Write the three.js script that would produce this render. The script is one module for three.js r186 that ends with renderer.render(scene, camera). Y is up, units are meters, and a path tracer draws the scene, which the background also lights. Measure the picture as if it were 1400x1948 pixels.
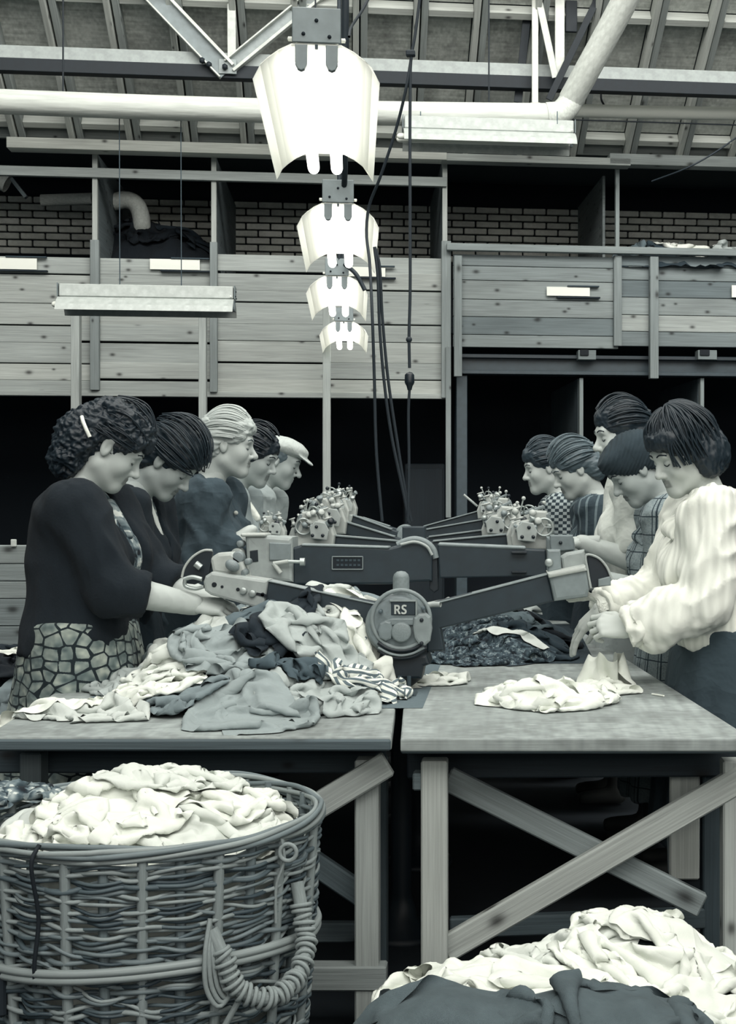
import * as THREE from 'three';
import { mergeGeometries } from 'three/addons/utils/BufferGeometryUtils.js';
import { ConvexGeometry } from 'three/addons/geometries/ConvexGeometry.js';
import { RectAreaLightUniformsLib } from 'three/addons/lights/RectAreaLightUniformsLib.js';

// ---------------------------------------------------------------- camera, daylight, exposure
const F = 2600, PX = 970, HY = 945, CH = 1.27;                      // focal length in pixels, principal point, eye height
const scene = new THREE.Scene();
scene.background = new THREE.Color(0x05080b);
const camera = new THREE.PerspectiveCamera(2 * Math.atan(974 / F) * 180 / Math.PI, 1400 / 1948, 0.1, 60);
camera.position.set(0, CH, 0);
camera.setViewOffset(1400, 1948, 700 - PX, 974 - HY, 1400, 1948);   // the photograph is an off-centre crop
camera.updateProjectionMatrix();
RectAreaLightUniformsLib.init();
const renderer = new THREE.WebGLRenderer({ antialias: true });
renderer.toneMapping = THREE.LinearToneMapping;
renderer.toneMappingExposure = 0.78;
renderer.shadowMap.enabled = true;
const V = (x, y, z) => new THREE.Vector3(x, y, z);
const TH = Math.atan(0.115);                                        // the hall stands a little turned to the lens
const UX = V(Math.cos(TH), 0, -Math.sin(TH)), WX = V(-Math.sin(TH), 0, -Math.cos(TH)), OB = V(0, 0, -11.13);
const toWorld = (u, y, w) => V(OB.x + UX.x * u + WX.x * w, y, OB.z + UX.z * u + WX.z * w);
const HALL = new THREE.Matrix4().makeRotationY(TH).setPosition(OB); // hall frame: x along the back wall, y up, -z into the loft
function areaLight(center, target, w, h, power) {
  const l = new THREE.RectAreaLight(0xfffdf7, power, w, h);
  l.position.copy(center); l.lookAt(target); scene.add(l); return l;
}
const SKY_POWER = 13, SKY_POWER_2 = 6, ADDED_WINDOW_POWER = 2.6;                             // daylight through the two roof glazings and an added window band
areaLight(toWorld(0, 6.98, -6.08), toWorld(0, 5.9, -4.73), 11, 2.1, SKY_POWER);
areaLight(toWorld(0, 7.5, -13.05), toWorld(0, 6.33, -11.05), 11, 4.4, SKY_POWER_2);
areaLight(toWorld(0, 3.1, -14.85), toWorld(0, 3.1, -10), 10, 1.9, ADDED_WINDOW_POWER);                 // window band added behind the camera to brighten bricks and table fronts
const LAMP_POWER = 5;

// ---------------------------------------------------------------- numbers, noise, tones
function rng(seed) { let s = seed >>> 0; return () => { s = (s + 0x6d2b79f5) | 0; let t = Math.imul(s ^ (s >>> 15), 1 | s); t = (t + Math.imul(t ^ (t >>> 7), 61 | t)) ^ t; return ((t ^ (t >>> 14)) >>> 0) / 4294967296; }; }
const hash3 = (x, y, z) => { let h = Math.imul(x, 374761393) ^ Math.imul(y, 668265263) ^ Math.imul(z, 2147483647 ^ 1274126177); h = Math.imul(h ^ (h >>> 13), 1274126177); return ((h ^ (h >>> 16)) >>> 0) / 4294967296; };
function noise(x, y, z) {
  const xi = Math.floor(x), yi = Math.floor(y), zi = Math.floor(z); let u = x - xi, v = y - yi, w = z - zi;
  u = u * u * (3 - 2 * u); v = v * v * (3 - 2 * v); w = w * w * (3 - 2 * w);
  const L = (a, b, t) => a + (b - a) * t;
  return L(L(L(hash3(xi, yi, zi), hash3(xi + 1, yi, zi), u), L(hash3(xi, yi + 1, zi), hash3(xi + 1, yi + 1, zi), u), v),
    L(L(hash3(xi, yi, zi + 1), hash3(xi + 1, yi, zi + 1), u), L(hash3(xi, yi + 1, zi + 1), hash3(xi + 1, yi + 1, zi + 1), u), v), w) * 2 - 1;
}
const fbm = (x, y, z, o = 4) => { let a = 0.5, s = 0; for (let i = 0; i < o; i++) { s += a * noise(x, y, z); x = x * 2.03 + 11.3; y = y * 2.03 + 5.7; z = z * 2.03 + 3.1; a *= 0.5; } return s; };
const clamp = (x, a, b) => x < a ? a : x > b ? b : x, mix = (a, b, t) => a + (b - a) * t, smooth = (a, b, x) => { const t = clamp((x - a) / (b - a), 0, 1); return t * t * (3 - 2 * t); };
const STOPS = [[0, 3, 12, 20], [30, 21, 35, 44], [80, 71, 86, 93], [128, 120, 132, 135], [190, 187, 193, 189], [235, 232, 235, 226], [255, 249, 250, 242]];
function tone(g) {                                                  // the print's ink scale: blue-black to warm white
  for (let i = 1; i < STOPS.length; i++) if (g <= STOPS[i][0]) { const a = STOPS[i - 1], b = STOPS[i], t = (g - a[0]) / (b[0] - a[0]); return [1, 2, 3].map((k) => mix(a[k], b[k], t) / 255); }
  return [0.98, 0.976, 0.925];
}
const toneColor = (g) => { const c = tone(g); return new THREE.Color().setRGB(c[0], c[1], c[2], THREE.SRGBColorSpace); };
function texture(w, h, rx, ry, fn, data = false) {                  // fn(u, v) returns a grey multiplier 0..1 (or a tone triple)
  const a = new Uint8Array(w * h * 4);
  for (let j = 0; j < h; j++) for (let i = 0; i < w; i++) { const r = fn((i + 0.5) / w, (j + 0.5) / h), k = (j * w + i) * 4; if (typeof r === 'number') a[k] = a[k + 1] = a[k + 2] = clamp(r, 0, 1) * 255; else { a[k] = r[0] * 255; a[k + 1] = r[1] * 255; a[k + 2] = r[2] * 255; } a[k + 3] = 255; }
  const t = new THREE.DataTexture(a, w, h); t.wrapS = t.wrapT = THREE.RepeatWrapping; t.magFilter = THREE.LinearFilter; t.minFilter = THREE.LinearMipmapLinearFilter; t.generateMipmaps = true;
  t.repeat.set(1 / rx, 1 / ry); if (!data) t.colorSpace = THREE.SRGBColorSpace; t.needsUpdate = true; return t;
}
// periodic noise: blends so that a texture tiles
const pn = (u, v, fx, fy, s, o = 4) => { const f = (a, b) => fbm(a * fx + s, b * fy + s * 1.7, s, o); return mix(mix(f(u, v), f(u - 1, v), smooth(0.75, 1, u)), mix(f(u, v - 1), f(u - 1, v - 1), smooth(0.75, 1, u)), smooth(0.75, 1, v)); };
function woodTexture(seed, knots, contrast) {
  const R = rng(seed), ks = Array.from({ length: knots }, () => [R(), R(), 0.008 + 0.01 * R()]);
  return texture(512, 256, 1.6, 0.4, (u, v) => {
    let dv = 0, dark = 0;
    for (const [ku, kv, kr] of ks) { let du = u - ku, d2 = v - kv; du -= Math.round(du); d2 -= Math.round(d2); const r = Math.hypot(du * 1.6 * 0.6, d2 * 0.4) / kr; dv += 0.03 * Math.sign(d2) * Math.exp(-r * 0.7); dark = Math.max(dark, Math.exp(-r * r * 1.2)); }
    const g = Math.sin((v + dv) * 60 + pn(u, v, 2, 6, seed) * 9) * 0.5 + 0.5, fine = pn(u, v, 10, 120, seed + 9, 3), wide = pn(u, v, 3, 5, seed + 4, 3);
    return 0.88 + contrast * (0.03 * (g - 0.6) + 0.12 * fine + 0.09 * wide) - 0.5 * dark;
  });
}
const WOOD = [woodTexture(3, 9, 1), woodTexture(8, 12, 1.1), woodTexture(14, 5, 0.9)];
const WOODBUMP = texture(256, 256, 0.8, 0.2, (u, v) => 0.5 + 0.5 * pn(u, v, 8, 90, 31, 3), true);
const CLOTHBUMP = texture(256, 256, 0.05, 0.05, (u, v) => 0.5 + 0.22 * Math.sin(u * 6.2832 * 24) * Math.sin(v * 6.2832 * 24) + 0.3 * pn(u, v, 9, 9, 77, 3), true);
const GRIT = texture(256, 256, 0.25, 0.25, (u, v) => 0.93 + 0.1 * pn(u, v, 9, 9, 21, 5));
const STAIN = texture(512, 512, 1.1, 1.1, (u, v) => { const s = pn(u, v, 5, 7, 51, 5), f = pn(u, v, 40, 60, 57, 3), sc = pn(u, v, 60, 7, 58, 3); return 0.86 + 0.16 * s + 0.14 * f + 0.14 * sc; });
const cache = new Map();
function mat(g, o = {}) {
  const key = g + JSON.stringify(Object.keys(o).map((k) => [k, o[k]?.uuid ?? o[k]]));
  if (!cache.has(key)) cache.set(key, new THREE.MeshStandardMaterial({ color: toneColor(g), roughness: 0.8, metalness: 0, side: THREE.DoubleSide, ...o }));
  return cache.get(key);
}
const wood = (g, k = 0) => mat(g, { map: WOOD[k], bumpMap: WOODBUMP, bumpScale: 0.0006, roughness: 0.75 });
const CRUMPLE = texture(512, 512, 0.36, 0.36, (u, v) => { const w = 0.03 * pn(u, v, 4, 4, 81, 2), a = 1 - 2.6 * Math.abs(pn(u + w, v - w, 5, 7, 83, 2)), b = 1 - 2.6 * Math.abs(pn(u, v + w, 11, 8, 87, 3)); return 0.45 + 0.28 * a * Math.abs(a) + 0.14 * b + 0.1 * pn(u, v, 30, 30, 89, 2) + 0.03 * Math.sin(u * 6.2832 * 130) * Math.sin(v * 6.2832 * 130); }, true);
const cloth = (g, o = {}) => mat(g, { bumpMap: CRUMPLE, bumpScale: 0.006, roughness: 0.95, ...o });
const paint = (g, rough = 0.5, o = {}) => mat(g, { map: GRIT, roughness: rough, ...o });

// ---------------------------------------------------------------- naming
const used = new Map();
function numbered(n) { const k = used.get(n) ?? 0; used.set(n, k + 1); return k ? n + '_' + String(k).padStart(3, '0') : n; }
function thing(name, label, category, pos = V(0, 0, 0), turn = 0, group) {
  const o = new THREE.Group(); o.name = numbered(name); o.position.copy(pos); o.rotation.y = turn; o.updateMatrixWorld(true);
  o.userData = { label, category }; if (group) o.userData.group = group; scene.add(o); return o;
}
function shade(m) { m.castShadow = m.receiveShadow = true; return m; }
function part(name, geo, material, parent, label) {                 // geometry already in the parent's frame
  const m = shade(new THREE.Mesh(geo, material)); m.name = name; if (label) m.userData.label = label; parent.add(m); return m;
}
const inv = (root) => { root.updateMatrixWorld(true); return root.matrixWorld.clone().invert(); };
const partW = (name, geo, material, parent, label) => part(name, geo.applyMatrix4(inv(parent)), material, parent, label);   // geometry in the world
const partH = (name, geo, material, parent, label) => partW(name, geo.applyMatrix4(HALL), material, parent, label);         // geometry in the hall's frame
function struct(name, geo, material) { const m = shade(new THREE.Mesh(geo, material)); m.name = name; m.userData.kind = 'structure'; scene.add(m); return m; }
function solo(name, label, category, geo, material, group) {        // a thing that is one mesh; geometry in the world, re-based at its foot
  geo.computeBoundingBox(); const b = geo.boundingBox, c = V((b.min.x + b.max.x) / 2, b.min.y, (b.min.z + b.max.z) / 2);
  geo.translate(-c.x, -c.y, -c.z); const m = shade(new THREE.Mesh(geo, material)); m.position.copy(c); m.name = numbered(name); m.userData = { label, category }; if (group) m.userData.group = group; scene.add(m); return m;
}

// ---------------------------------------------------------------- shapes
const P = (px, py, d) => V((px - PX) * d / F, CH + (HY - py) * d / F, -d);                 // a spot on the photograph at a known distance
function H(px, py, w) {                                             // where a line of sight meets the plane w of the hall: {u, y}
  const dir = V((px - PX) / F, (HY - py) / F, -1), d = (w + OB.dot(WX)) / dir.dot(WX), p = dir.multiplyScalar(d).sub(OB);
  return { u: p.dot(UX), y: p.y + CH, d };
}
const jit = rng(99);
function uvBox(g, along = 'x') {                                    // metre-scaled uv by face, grain along one axis
  const p = g.attributes.position, n = g.attributes.normal, a = new Float32Array(p.count * 2), ox = jit() * 3, oy = jit() * 3;
  for (let i = 0; i < p.count; i++) {
    const c = { x: p.getX(i), y: p.getY(i), z: p.getZ(i) }, m = { x: Math.abs(n.getX(i)), y: Math.abs(n.getY(i)), z: Math.abs(n.getZ(i)) };
    const others = ['x', 'y', 'z'].filter((k) => k !== along), face = m.x > m.y && m.x > m.z ? 'x' : m.y > m.z ? 'y' : 'z';
    const [s, t] = face === along ? others : [along, others.find((k) => k !== face)];
    a[2 * i] = c[s] + ox; a[2 * i + 1] = c[t] + oy;
  }
  g.setAttribute('uv', new THREE.BufferAttribute(a, 2)); return g;
}
function box(w, h, d, c = 0.004, along = null) {                    // chamfered box, centred
  c = Math.min(c, w / 3, h / 3, d / 3); const pts = [];
  for (const x of [-1, 1]) for (const y of [-1, 1]) for (const z of [-1, 1]) pts.push(V(x * w / 2, y * (h / 2 - c), z * (d / 2 - c)), V(x * (w / 2 - c), y * h / 2, z * (d / 2 - c)), V(x * (w / 2 - c), y * (h / 2 - c), z * d / 2));
  const g = new ConvexGeometry(pts); return uvBox(g, along ?? (w >= h && w >= d ? 'x' : h >= d ? 'y' : 'z'));
}
function beam(a, b, w, h, c = 0.004, up = V(0, 1, 0)) {             // a bar from a to b: h along up, w across
  const x = b.clone().sub(a), len = x.length(); x.normalize(); const z = x.clone().cross(up).normalize(), y = z.clone().cross(x);
  return box(len, h, w, c, 'x').applyMatrix4(new THREE.Matrix4().makeBasis(x, y, z).setPosition(a.clone().add(b).multiplyScalar(0.5)));
}
const blockH = (u0, u1, y0, y1, w0, w1, c = 0.003, along) => box(Math.abs(u1 - u0), Math.abs(y1 - y0), Math.abs(w1 - w0), c, along).translate((u0 + u1) / 2, (y0 + y1) / 2, -(w0 + w1) / 2);
function rectH(x0, y0, x1, y1, w0, w1, c, along) {                  // board whose face in plane w0 spans a picture rectangle
  const a = H(x0, (y0 + y1) / 2, w0), b = H(x1, (y0 + y1) / 2, w0), t = H((x0 + x1) / 2, y0, w0), s = H((x0 + x1) / 2, y1, w0);
  return blockH(a.u, b.u, s.y, t.y, w0, w1, c, along);
}
const tube = (pts, r, seg = 24, rad = 8, closed = false) => new THREE.TubeGeometry(new THREE.CatmullRomCurve3(pts, closed), seg, r, rad, closed);
function rod(a, b, r0, r1 = r0, seg = 14) { const d = b.clone().sub(a), g = new THREE.CylinderGeometry(r1, r0, d.length(), seg); return g.applyMatrix4(new THREE.Matrix4().compose(a.clone().add(b).multiplyScalar(0.5), new THREE.Quaternion().setFromUnitVectors(V(0, 1, 0), d.clone().normalize()), V(1, 1, 1))); }
const lathe = (pts, seg = 28) => new THREE.LatheGeometry(pts.map(([r, y]) => new THREE.Vector2(r, y)), seg);
function pose(g, axis, p) { return g.applyMatrix4(new THREE.Matrix4().compose(p, new THREE.Quaternion().setFromUnitVectors(V(0, 1, 0), axis.clone().normalize()), V(1, 1, 1))); }  // y axis of g onto axis
function slab(outline, depth, bevel = 0.003, holes = []) {          // extruded outline in xy, thickness along z, bevelled
  const s = new THREE.Shape(outline.map(([x, y]) => new THREE.Vector2(x, y)));
  for (const h of holes) s.holes.push(new THREE.Path(h.map(([x, y]) => new THREE.Vector2(x, y))));
  return new THREE.ExtrudeGeometry(s, { depth: depth - 2 * bevel, bevelEnabled: bevel > 0, bevelSize: bevel, bevelThickness: bevel, bevelOffset: -bevel, bevelSegments: 2, curveSegments: 10 }).translate(0, 0, bevel - depth / 2);
}
const plain = (g) => { const c = g.index ? g.toNonIndexed() : g; for (const k of Object.keys(c.attributes)) if (!['position', 'normal', 'uv'].includes(k)) c.deleteAttribute(k); return c; };
const join = (list) => mergeGeometries(list.map(plain));

// ---------------------------------------------------------------- the hall: roof, walls, floor
const SL = 0.675, EAVE = 4.13, HW = 6.2;                            // roof pitch, eaves height, half width of the hall
const roofY = (w) => EAVE - SL * w;                                 // underside of the rafters over w
const BACK = 2.0;                                                   // the brick wall stands this far behind the loft's front
struct('floor', blockH(-HW, HW, -0.2, 0, -15.2, 3, 0).applyMatrix4(HALL), mat(20, { map: GRIT, roughness: 0.95 }));
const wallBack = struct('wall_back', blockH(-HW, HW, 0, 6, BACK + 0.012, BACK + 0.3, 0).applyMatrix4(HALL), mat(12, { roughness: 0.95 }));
for (const [n, s] of [['left', -1], ['right', 1]]) struct('wall_' + n, blockH(s * HW, s * (HW + 0.3), 0, 9, -15.2, 3, 0).applyMatrix4(HALL), mat(110, { map: STAIN }));
struct('wall_front', join([blockH(-HW, HW, 0, 2.1, -15.2, -14.95, 0), blockH(-HW, HW, 4.1, 5.6, -15.2, -14.95, 0), blockH(-HW, -5.05, 2.1, 4.1, -15.2, -14.95, 0), blockH(5.05, HW, 2.1, 4.1, -15.2, -14.95, 0)]).applyMatrix4(HALL), mat(130, { map: STAIN }));
{ // bricks: the rows that show over the loft's parapet are laid one by one
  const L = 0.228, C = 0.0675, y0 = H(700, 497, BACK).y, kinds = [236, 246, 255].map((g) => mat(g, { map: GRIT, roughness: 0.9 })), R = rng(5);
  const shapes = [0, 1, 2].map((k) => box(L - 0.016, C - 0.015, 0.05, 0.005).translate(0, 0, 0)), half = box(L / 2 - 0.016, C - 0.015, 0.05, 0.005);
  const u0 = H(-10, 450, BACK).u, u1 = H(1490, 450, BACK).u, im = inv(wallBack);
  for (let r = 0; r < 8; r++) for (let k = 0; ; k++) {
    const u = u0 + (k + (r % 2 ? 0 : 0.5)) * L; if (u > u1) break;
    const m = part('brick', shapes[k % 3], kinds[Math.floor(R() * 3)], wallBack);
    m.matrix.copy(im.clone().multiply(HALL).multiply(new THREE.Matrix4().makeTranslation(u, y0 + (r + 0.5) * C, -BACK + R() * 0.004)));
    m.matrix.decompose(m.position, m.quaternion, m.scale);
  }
}
// roof slope: sheathing, one rafter and one cover strip per bay, cross battens, boarded panels
const ceiling = struct('ceiling', new THREE.BufferGeometry().copy(plain(blockH(-HW - 0.3, HW + 0.3, -0.06, 0.06, -3.9, 3.9, 0).rotateX(0))), mat(60));
{
  const slope = Math.atan(SL), W0 = 0.06, W1 = -5.55, len = Math.hypot(W0 - W1, SL * (W0 - W1));
  const onRoof = (u, w, n = 0) => V(u, roofY(w) + n * Math.cos(slope), -(w) + n * Math.sin(slope) * -1);   // hall frame, n above the underside
  ceiling.geometry = join([beam(onRoof(0, W1, 0.16), onRoof(0, W0 + 0.05, 0.16), 2 * HW + 0.6, 0.1, 0, V(0, 1, 0)), blockH(-HW - 0.3, HW + 0.3, 4.28, 4.4, 0.0, 3, 0)]).applyMatrix4(HALL);
  const cm = mat(208, { map: STAIN, roughness: 0.9 }), rm = wood(206, 0), r2 = wood(172, 2), up = V(0, Math.cos(slope), -Math.sin(slope));
  const bay = 0.4435, first = H(103, 200, -0.75).u - 6 * bay;
  const rows = [H(700, 247, 0).y, 0, 0];
  const battenW = [-0.05, -1.02, -2.0, -3.0, -4.1, -5.2];
  for (let k = -4; k < 24; k++) {
    const u = first + k * bay; if (u < -HW || u > HW) continue;
    partH('rafter', beam(onRoof(u - 0.026, W1, 0.03), onRoof(u - 0.026, W0, 0.03), 0.044, 0.13, 0.004, up), rm, ceiling);
    partH('rafter', beam(onRoof(u + 0.034, W1, 0.045), onRoof(u + 0.034, W0, 0.045), 0.05, 0.1, 0.004, up), r2, ceiling);
    for (let j = 0; j < battenW.length - 1; j++) {
      const a = battenW[j], b = battenW[j + 1]; if (j > 1 && (u < -4 || u > 4)) continue;
      partH('batten', beam(onRoof(u + 0.06, a, 0.05), onRoof(u + bay - 0.05, a, 0.05), 0.06, 0.09, 0.004, up), rm, ceiling);
      partH('roof_panel', beam(onRoof(u + bay / 2, a - 0.032, 0.1), onRoof(u + bay / 2, b + 0.032, 0.1), bay - 0.11, 0.02, 0.003, up), cm, ceiling);
    }
  }
  partH('eaves_board', blockH(-HW, HW, 4.1, 4.3, 0.1, 0.13, 0.003), mat(176, { map: WOOD[2] }), ceiling);
  // second bay of the roof, over and behind the camera
  struct('ceiling_002', beam(V(0, 6.15, 6.95), V(0, 9.6, 12.0), 2 * HW + 0.6, 0.1, 0, V(0, 1, 0)).applyMatrix4(HALL), cm);
  struct('ceiling_003', beam(V(0, 5.55, 14.4), V(0, 5.0, 15.3), 2 * HW + 0.6, 0.12, 0, V(0, 1, 0)).applyMatrix4(HALL), cm);
  // roof glazing: two long sloping lights with bars
  const glow = new THREE.MeshStandardMaterial({ color: 0xffffff, emissive: 0xfffaf0, emissiveIntensity: 0.9, roughness: 0.4 });
  [[7.95, 5.55, 6.15, 6.9], [9.6, 12.05, 5.6, 14.4]].forEach(([ya, za, yb, zb], k) => {
    const g = struct('window_' + (k + 1), beam(V(0, ya, za), V(0, yb, zb), 2 * HW + 0.6, 0.03, 0, V(0, 0, 1)).applyMatrix4(HALL), glow);
    if (k) { const w3 = struct('window_3', blockH(-5.05, 5.05, 2.1, 4.1, -15.1, -15.05, 0).applyMatrix4(HALL), glow); for (let u = -5; u <= 5.01; u += 1) partH('glazing_bar', blockH(u - 0.025, u + 0.025, 2.1, 4.1, -15.05, -14.97), paint(140), w3); }  // unseen window band, added for front light on the bricks and tables
    for (let u = -6; u <= 6.01; u += 1.0) partH('glazing_bar', beam(V(u, ya - 0.03, za - 0.05), V(u, yb, zb - 0.05), 0.05, 0.06, 0.003, V(0, 0, 1)), paint(140), g);
  });
}

// ---------------------------------------------------------------- steelwork and pipes under the roof
{
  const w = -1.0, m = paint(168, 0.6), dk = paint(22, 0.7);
  const a = H(-60, 120, w), b = H(1900, 163, w);
  const t = thing('roof_tie_beam', 'long light tie beam with a lower flange coloured dark as in shade, running across the hall under the roof', 'beam', toWorld((a.u + b.u) / 2, a.y, w), TH);
  partH('web', rectH(-350, 113, 1900, 150, w, w + 0.05), m, t);
  partH('flange', rectH(-350, 136, 1900, 160, w - 0.03, w + 0.06), dk, t, 'lower flange coloured dark for its shade');  // the shaded underside is put into the flange colour
  const lbar = (x0, y0, x1, y1, wa, wb, width, mm) => { const p = H(x0, y0, wa), q = H(x1, y1, wb), A = V(p.u, p.y, -wa), B = V(q.u, q.y, -wb), n = V(0, 0, 1); return join([beam(A, B, 0.012, width, 0.002, B.clone().sub(A).normalize().cross(n)), beam(A.clone().add(V(0.02, 0.02, -0.03)), B.clone().add(V(0.02, 0.02, -0.03)), 0.06, 0.01, 0.002, B.clone().sub(A).normalize().cross(n))]); };
  const tr = thing('roof_truss', 'riveted angle iron truss bars meeting in a V on the tie beam at upper left', 'truss', toWorld(H(437, 140, w).u, H(437, 140, w).y, w - 0.05), TH);
  const channel = (x0, y0, x1, y1, wa, width, a, b) => {                // a channel bar: web between two flanges, their lit look put into brighter paint
    const p = H(x0, y0, wa), q = H(x1, y1, wa), A = V(p.u, p.y, -wa), B = V(q.u, q.y, -wa), n = B.clone().sub(A).normalize().cross(V(0, 0, 1)), o = (s) => n.clone().multiplyScalar(s * width / 2).add(V(0, 0, 0.02));
    const d = partH('diagonal', beam(A, B, 0.012, width, 0.002, n), a, tr);
    for (const s of [-1, 1]) partH('flange', beam(A.clone().add(o(s)), B.clone().add(o(s)), 0.06, s > 0 ? 0.012 : 0.022, 0.002, n), b, d);
  };
  channel(262, -40, 432, 138, w - 0.04, 0.13, paint(128, 0.5), paint(214, 0.5));
  channel(640, -40, 436, 128, w - 0.03, 0.09, paint(150, 0.5), paint(206, 0.5));
  partH('upright', lbar(440, -40, 441, 118, w - 0.02, w - 0.02, 0.06, m), paint(200, 0.5), tr);
  partH('gusset_plate', rectH(416, 112, 450, 140, w - 0.06, w - 0.045), paint(150, 0.5), tr);
  for (const [x, y] of [[385, 116], [398, 124], [428, 128]]) { const q = H(x, y, w - 0.07); partH('bolt', pose(lathe([[0, 0.03], [0.02, 0.028], [0.022, 0], [0, 0]], 6), V(0, 0, 1), V(q.u, q.y, -(w - 0.07))), dk, tr); }
  const t2 = thing('roof_truss', 'slender white and dark truss bars beside the bend of the insulated pipe at upper right', 'truss', toWorld(H(1040, 180, w).u, H(1040, 180, w).y, w - 0.1), TH);
  partH('upright', rectH(1012, -40, 1024, 198, w - 0.12, w - 0.1), paint(222, 0.5), t2);
  partH('upright', rectH(1056, -40, 1074, 140, w - 0.1, w - 0.08), paint(214, 0.5), t2);
  partH('upright', rectH(1076, -40, 1098, 60, w - 0.05, w - 0.02), dk, t2, 'dark upright');
  partH('diagonal', lbar(1022, -10, 1056, 148, w - 0.13, w - 0.13, 0.045), paint(206, 0.5), t2);
  partH('diagonal', lbar(1150, -30, 1044, 190, w - 0.14, w - 0.14, 0.05), dk, t2, 'dark diagonal');
  partH('diagonal', lbar(1008, -20, 985, 195, w + 0.05, w + 0.05, 0.06), dk, t2, 'dark diagonal');
  const q = H(1018, 200, w - 0.11); partH('foot_plate', lathe([[0, 0.03], [0.05, 0.028], [0.09, 0.0], [0, 0]], 20).translate(q.u, q.y - 0.02, -(w - 0.11)), paint(228, 0.5), t2);
  // insulated pipe with its bend
  const lag = mat(206, { map: GRIT, roughness: 0.9, bumpMap: GRIT, bumpScale: 0.004 });
  const wp = -1.75, pp = (x, y, ww = wp) => { const e = H(x, y, ww); return V(e.u, e.y, -ww); };
  const pipe = thing('insulated_pipe', 'thick white lagged pipe running across under the roof and bending up at right', 'pipe', toWorld(H(700, 218, wp).u, H(700, 218, wp).y, wp), TH);
  partH('run', tube([pp(-400, 178), pp(-80, 190), pp(200, 201), pp(480, 210), pp(760, 216), pp(1020, 219), pp(1052, 219)], 0.081, 40, 18), lag, pipe);
  partH('bend', tube([pp(1040, 219), pp(1064, 216), pp(1078, 204), pp(1090, 184)], 0.086, 16, 18), lag, pipe);
  partH('riser', tube([pp(1086, 190), pp(1120, 128, wp - 0.15), pp(1160, 55, wp - 0.3), pp(1210, -40, wp - 0.5)], 0.088, 20, 18), lag, pipe);
  for (const x of [120, 600, 930]) { const e = pp(x, 206 + x * 0.012); partH('hanger', rod(e.clone().add(V(0, 0.07, 0)), e.clone().add(V(0, 1.3, 0)), 0.006, 0.006, 6), dk, pipe); }
  const wq = -0.7, p2 = thing('thin_pipe', 'thinner bright white pipe continuing to the right behind the bend of the lagged pipe', 'pipe', toWorld(H(1250, 213, wq).u, H(1250, 213, wq).y, wq), TH);
  partH('run', tube([pp(1070, 210, wq), pp(1250, 214, wq), pp(1460, 217, wq), pp(1850, 221, wq)], 0.05, 16, 14), mat(236, { roughness: 0.6 }), p2);
  partH('clamp', tube([pp(1143, 176, wq), pp(1144, 190, wq), pp(1150, 204, wq), pp(1142, 206, wq)], 0.008, 12, 6), dk, p2);
  partH('wire', tube([pp(1085, 228, wq - 0.05), pp(1250, 233, wq - 0.05), pp(1460, 240, wq - 0.05)], 0.006, 16, 5), dk, p2);
}

// ---------------------------------------------------------------- the loft at the back wall
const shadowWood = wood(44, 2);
{
  const lf = thing('storage_loft', 'left storage loft with a tall parapet of pale knotty planks on posts', 'loft', toWorld(H(420, 750, 0).u, 0, 0), TH);
  const rowsY = [[487, 518], [519, 551], [552, 575], [576, 616], [617, 649], [650, 689], [690, 721], [722, 748]];
  const cuts = [[-350, 405, 845], [-350, 180, 640, 845], [-350, 405, 845], [-350, 405, 622, 845], [-350, 150, 405, 845], [-350, 405, 845], [-350, 180, 622, 845], [-350, 405, 845]], R = rng(12);
  rowsY.forEach(([a, b], r) => { for (let k = 0; k + 1 < cuts[r].length; k++) partH('plank', rectH(cuts[r][k] + 0.5, a + 0.6, cuts[r][k + 1] - 0.5, b + 0.5, R() * 0.008, 0.035, 0.003), wood([178, 188, 198][Math.floor(R() * 3)], Math.floor(R() * 2)), lf); });
  const pw = wood(152, 2);
  for (const [x0, x1, y0, y1] of [[171, 188, 456, 742], [399, 413, 460, 746], [840, 858, 458, 757]]) partH('post', rectH(x0, y0, x1, y1, -0.06, 0), pw, lf);
  partH('lower_rail', rectH(-350, 744, 848, 754, -0.03, 0.06), wood(180, 2), lf);
  partH('top_beam', rectH(12, 272, 850, 292, -0.2, -0.05), wood(222, 0), lf);
  partH('handrail', rectH(-350, 321, 850, 339, -0.05, 0.0), wood(170, 2), lf);
  for (const [x, y0, y1] of [[181, 290, 500], [407, 295, 500], [846, 296, 500]]) { const p = H(x, y0, 0), q = H(x, y1, 0); partH('divider', blockH(p.u - 0.012, p.u + 0.012, q.y, p.y, 0.0, BACK - 0.1, 0.002), wood(122, 1), lf); partH('divider_stile', blockH(p.u - 0.02, p.u + 0.02, q.y, p.y, -0.02, 0.03, 0.003), wood(190, 2), lf); }
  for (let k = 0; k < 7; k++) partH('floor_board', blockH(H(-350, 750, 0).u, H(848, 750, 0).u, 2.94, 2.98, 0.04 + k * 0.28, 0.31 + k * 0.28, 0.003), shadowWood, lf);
  const s1 = thing('rack_frame', 'row of slender light posts standing in front of the left loft and the dark bays', 'rack', toWorld(H(390, 800, -0.5).u, 0, -0.5), TH);
  for (const [x0, x1, y0] of [[137, 153, 590], [379, 393, 590], [614, 629, 560]]) { const p = H(x0, y0, -0.5), q = H(x1, y0, -0.5); partH('post', blockH(p.u, q.u, 0, p.y, -0.55, -0.45, 0.003), wood(176, 2), s1); }
  partH('rail', blockH(H(120, 700, -0.48).u, H(640, 700, -0.48).u, 0.2, 0.3, -0.45, -0.4, 0.003), wood(120, 2), s1);
}
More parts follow.
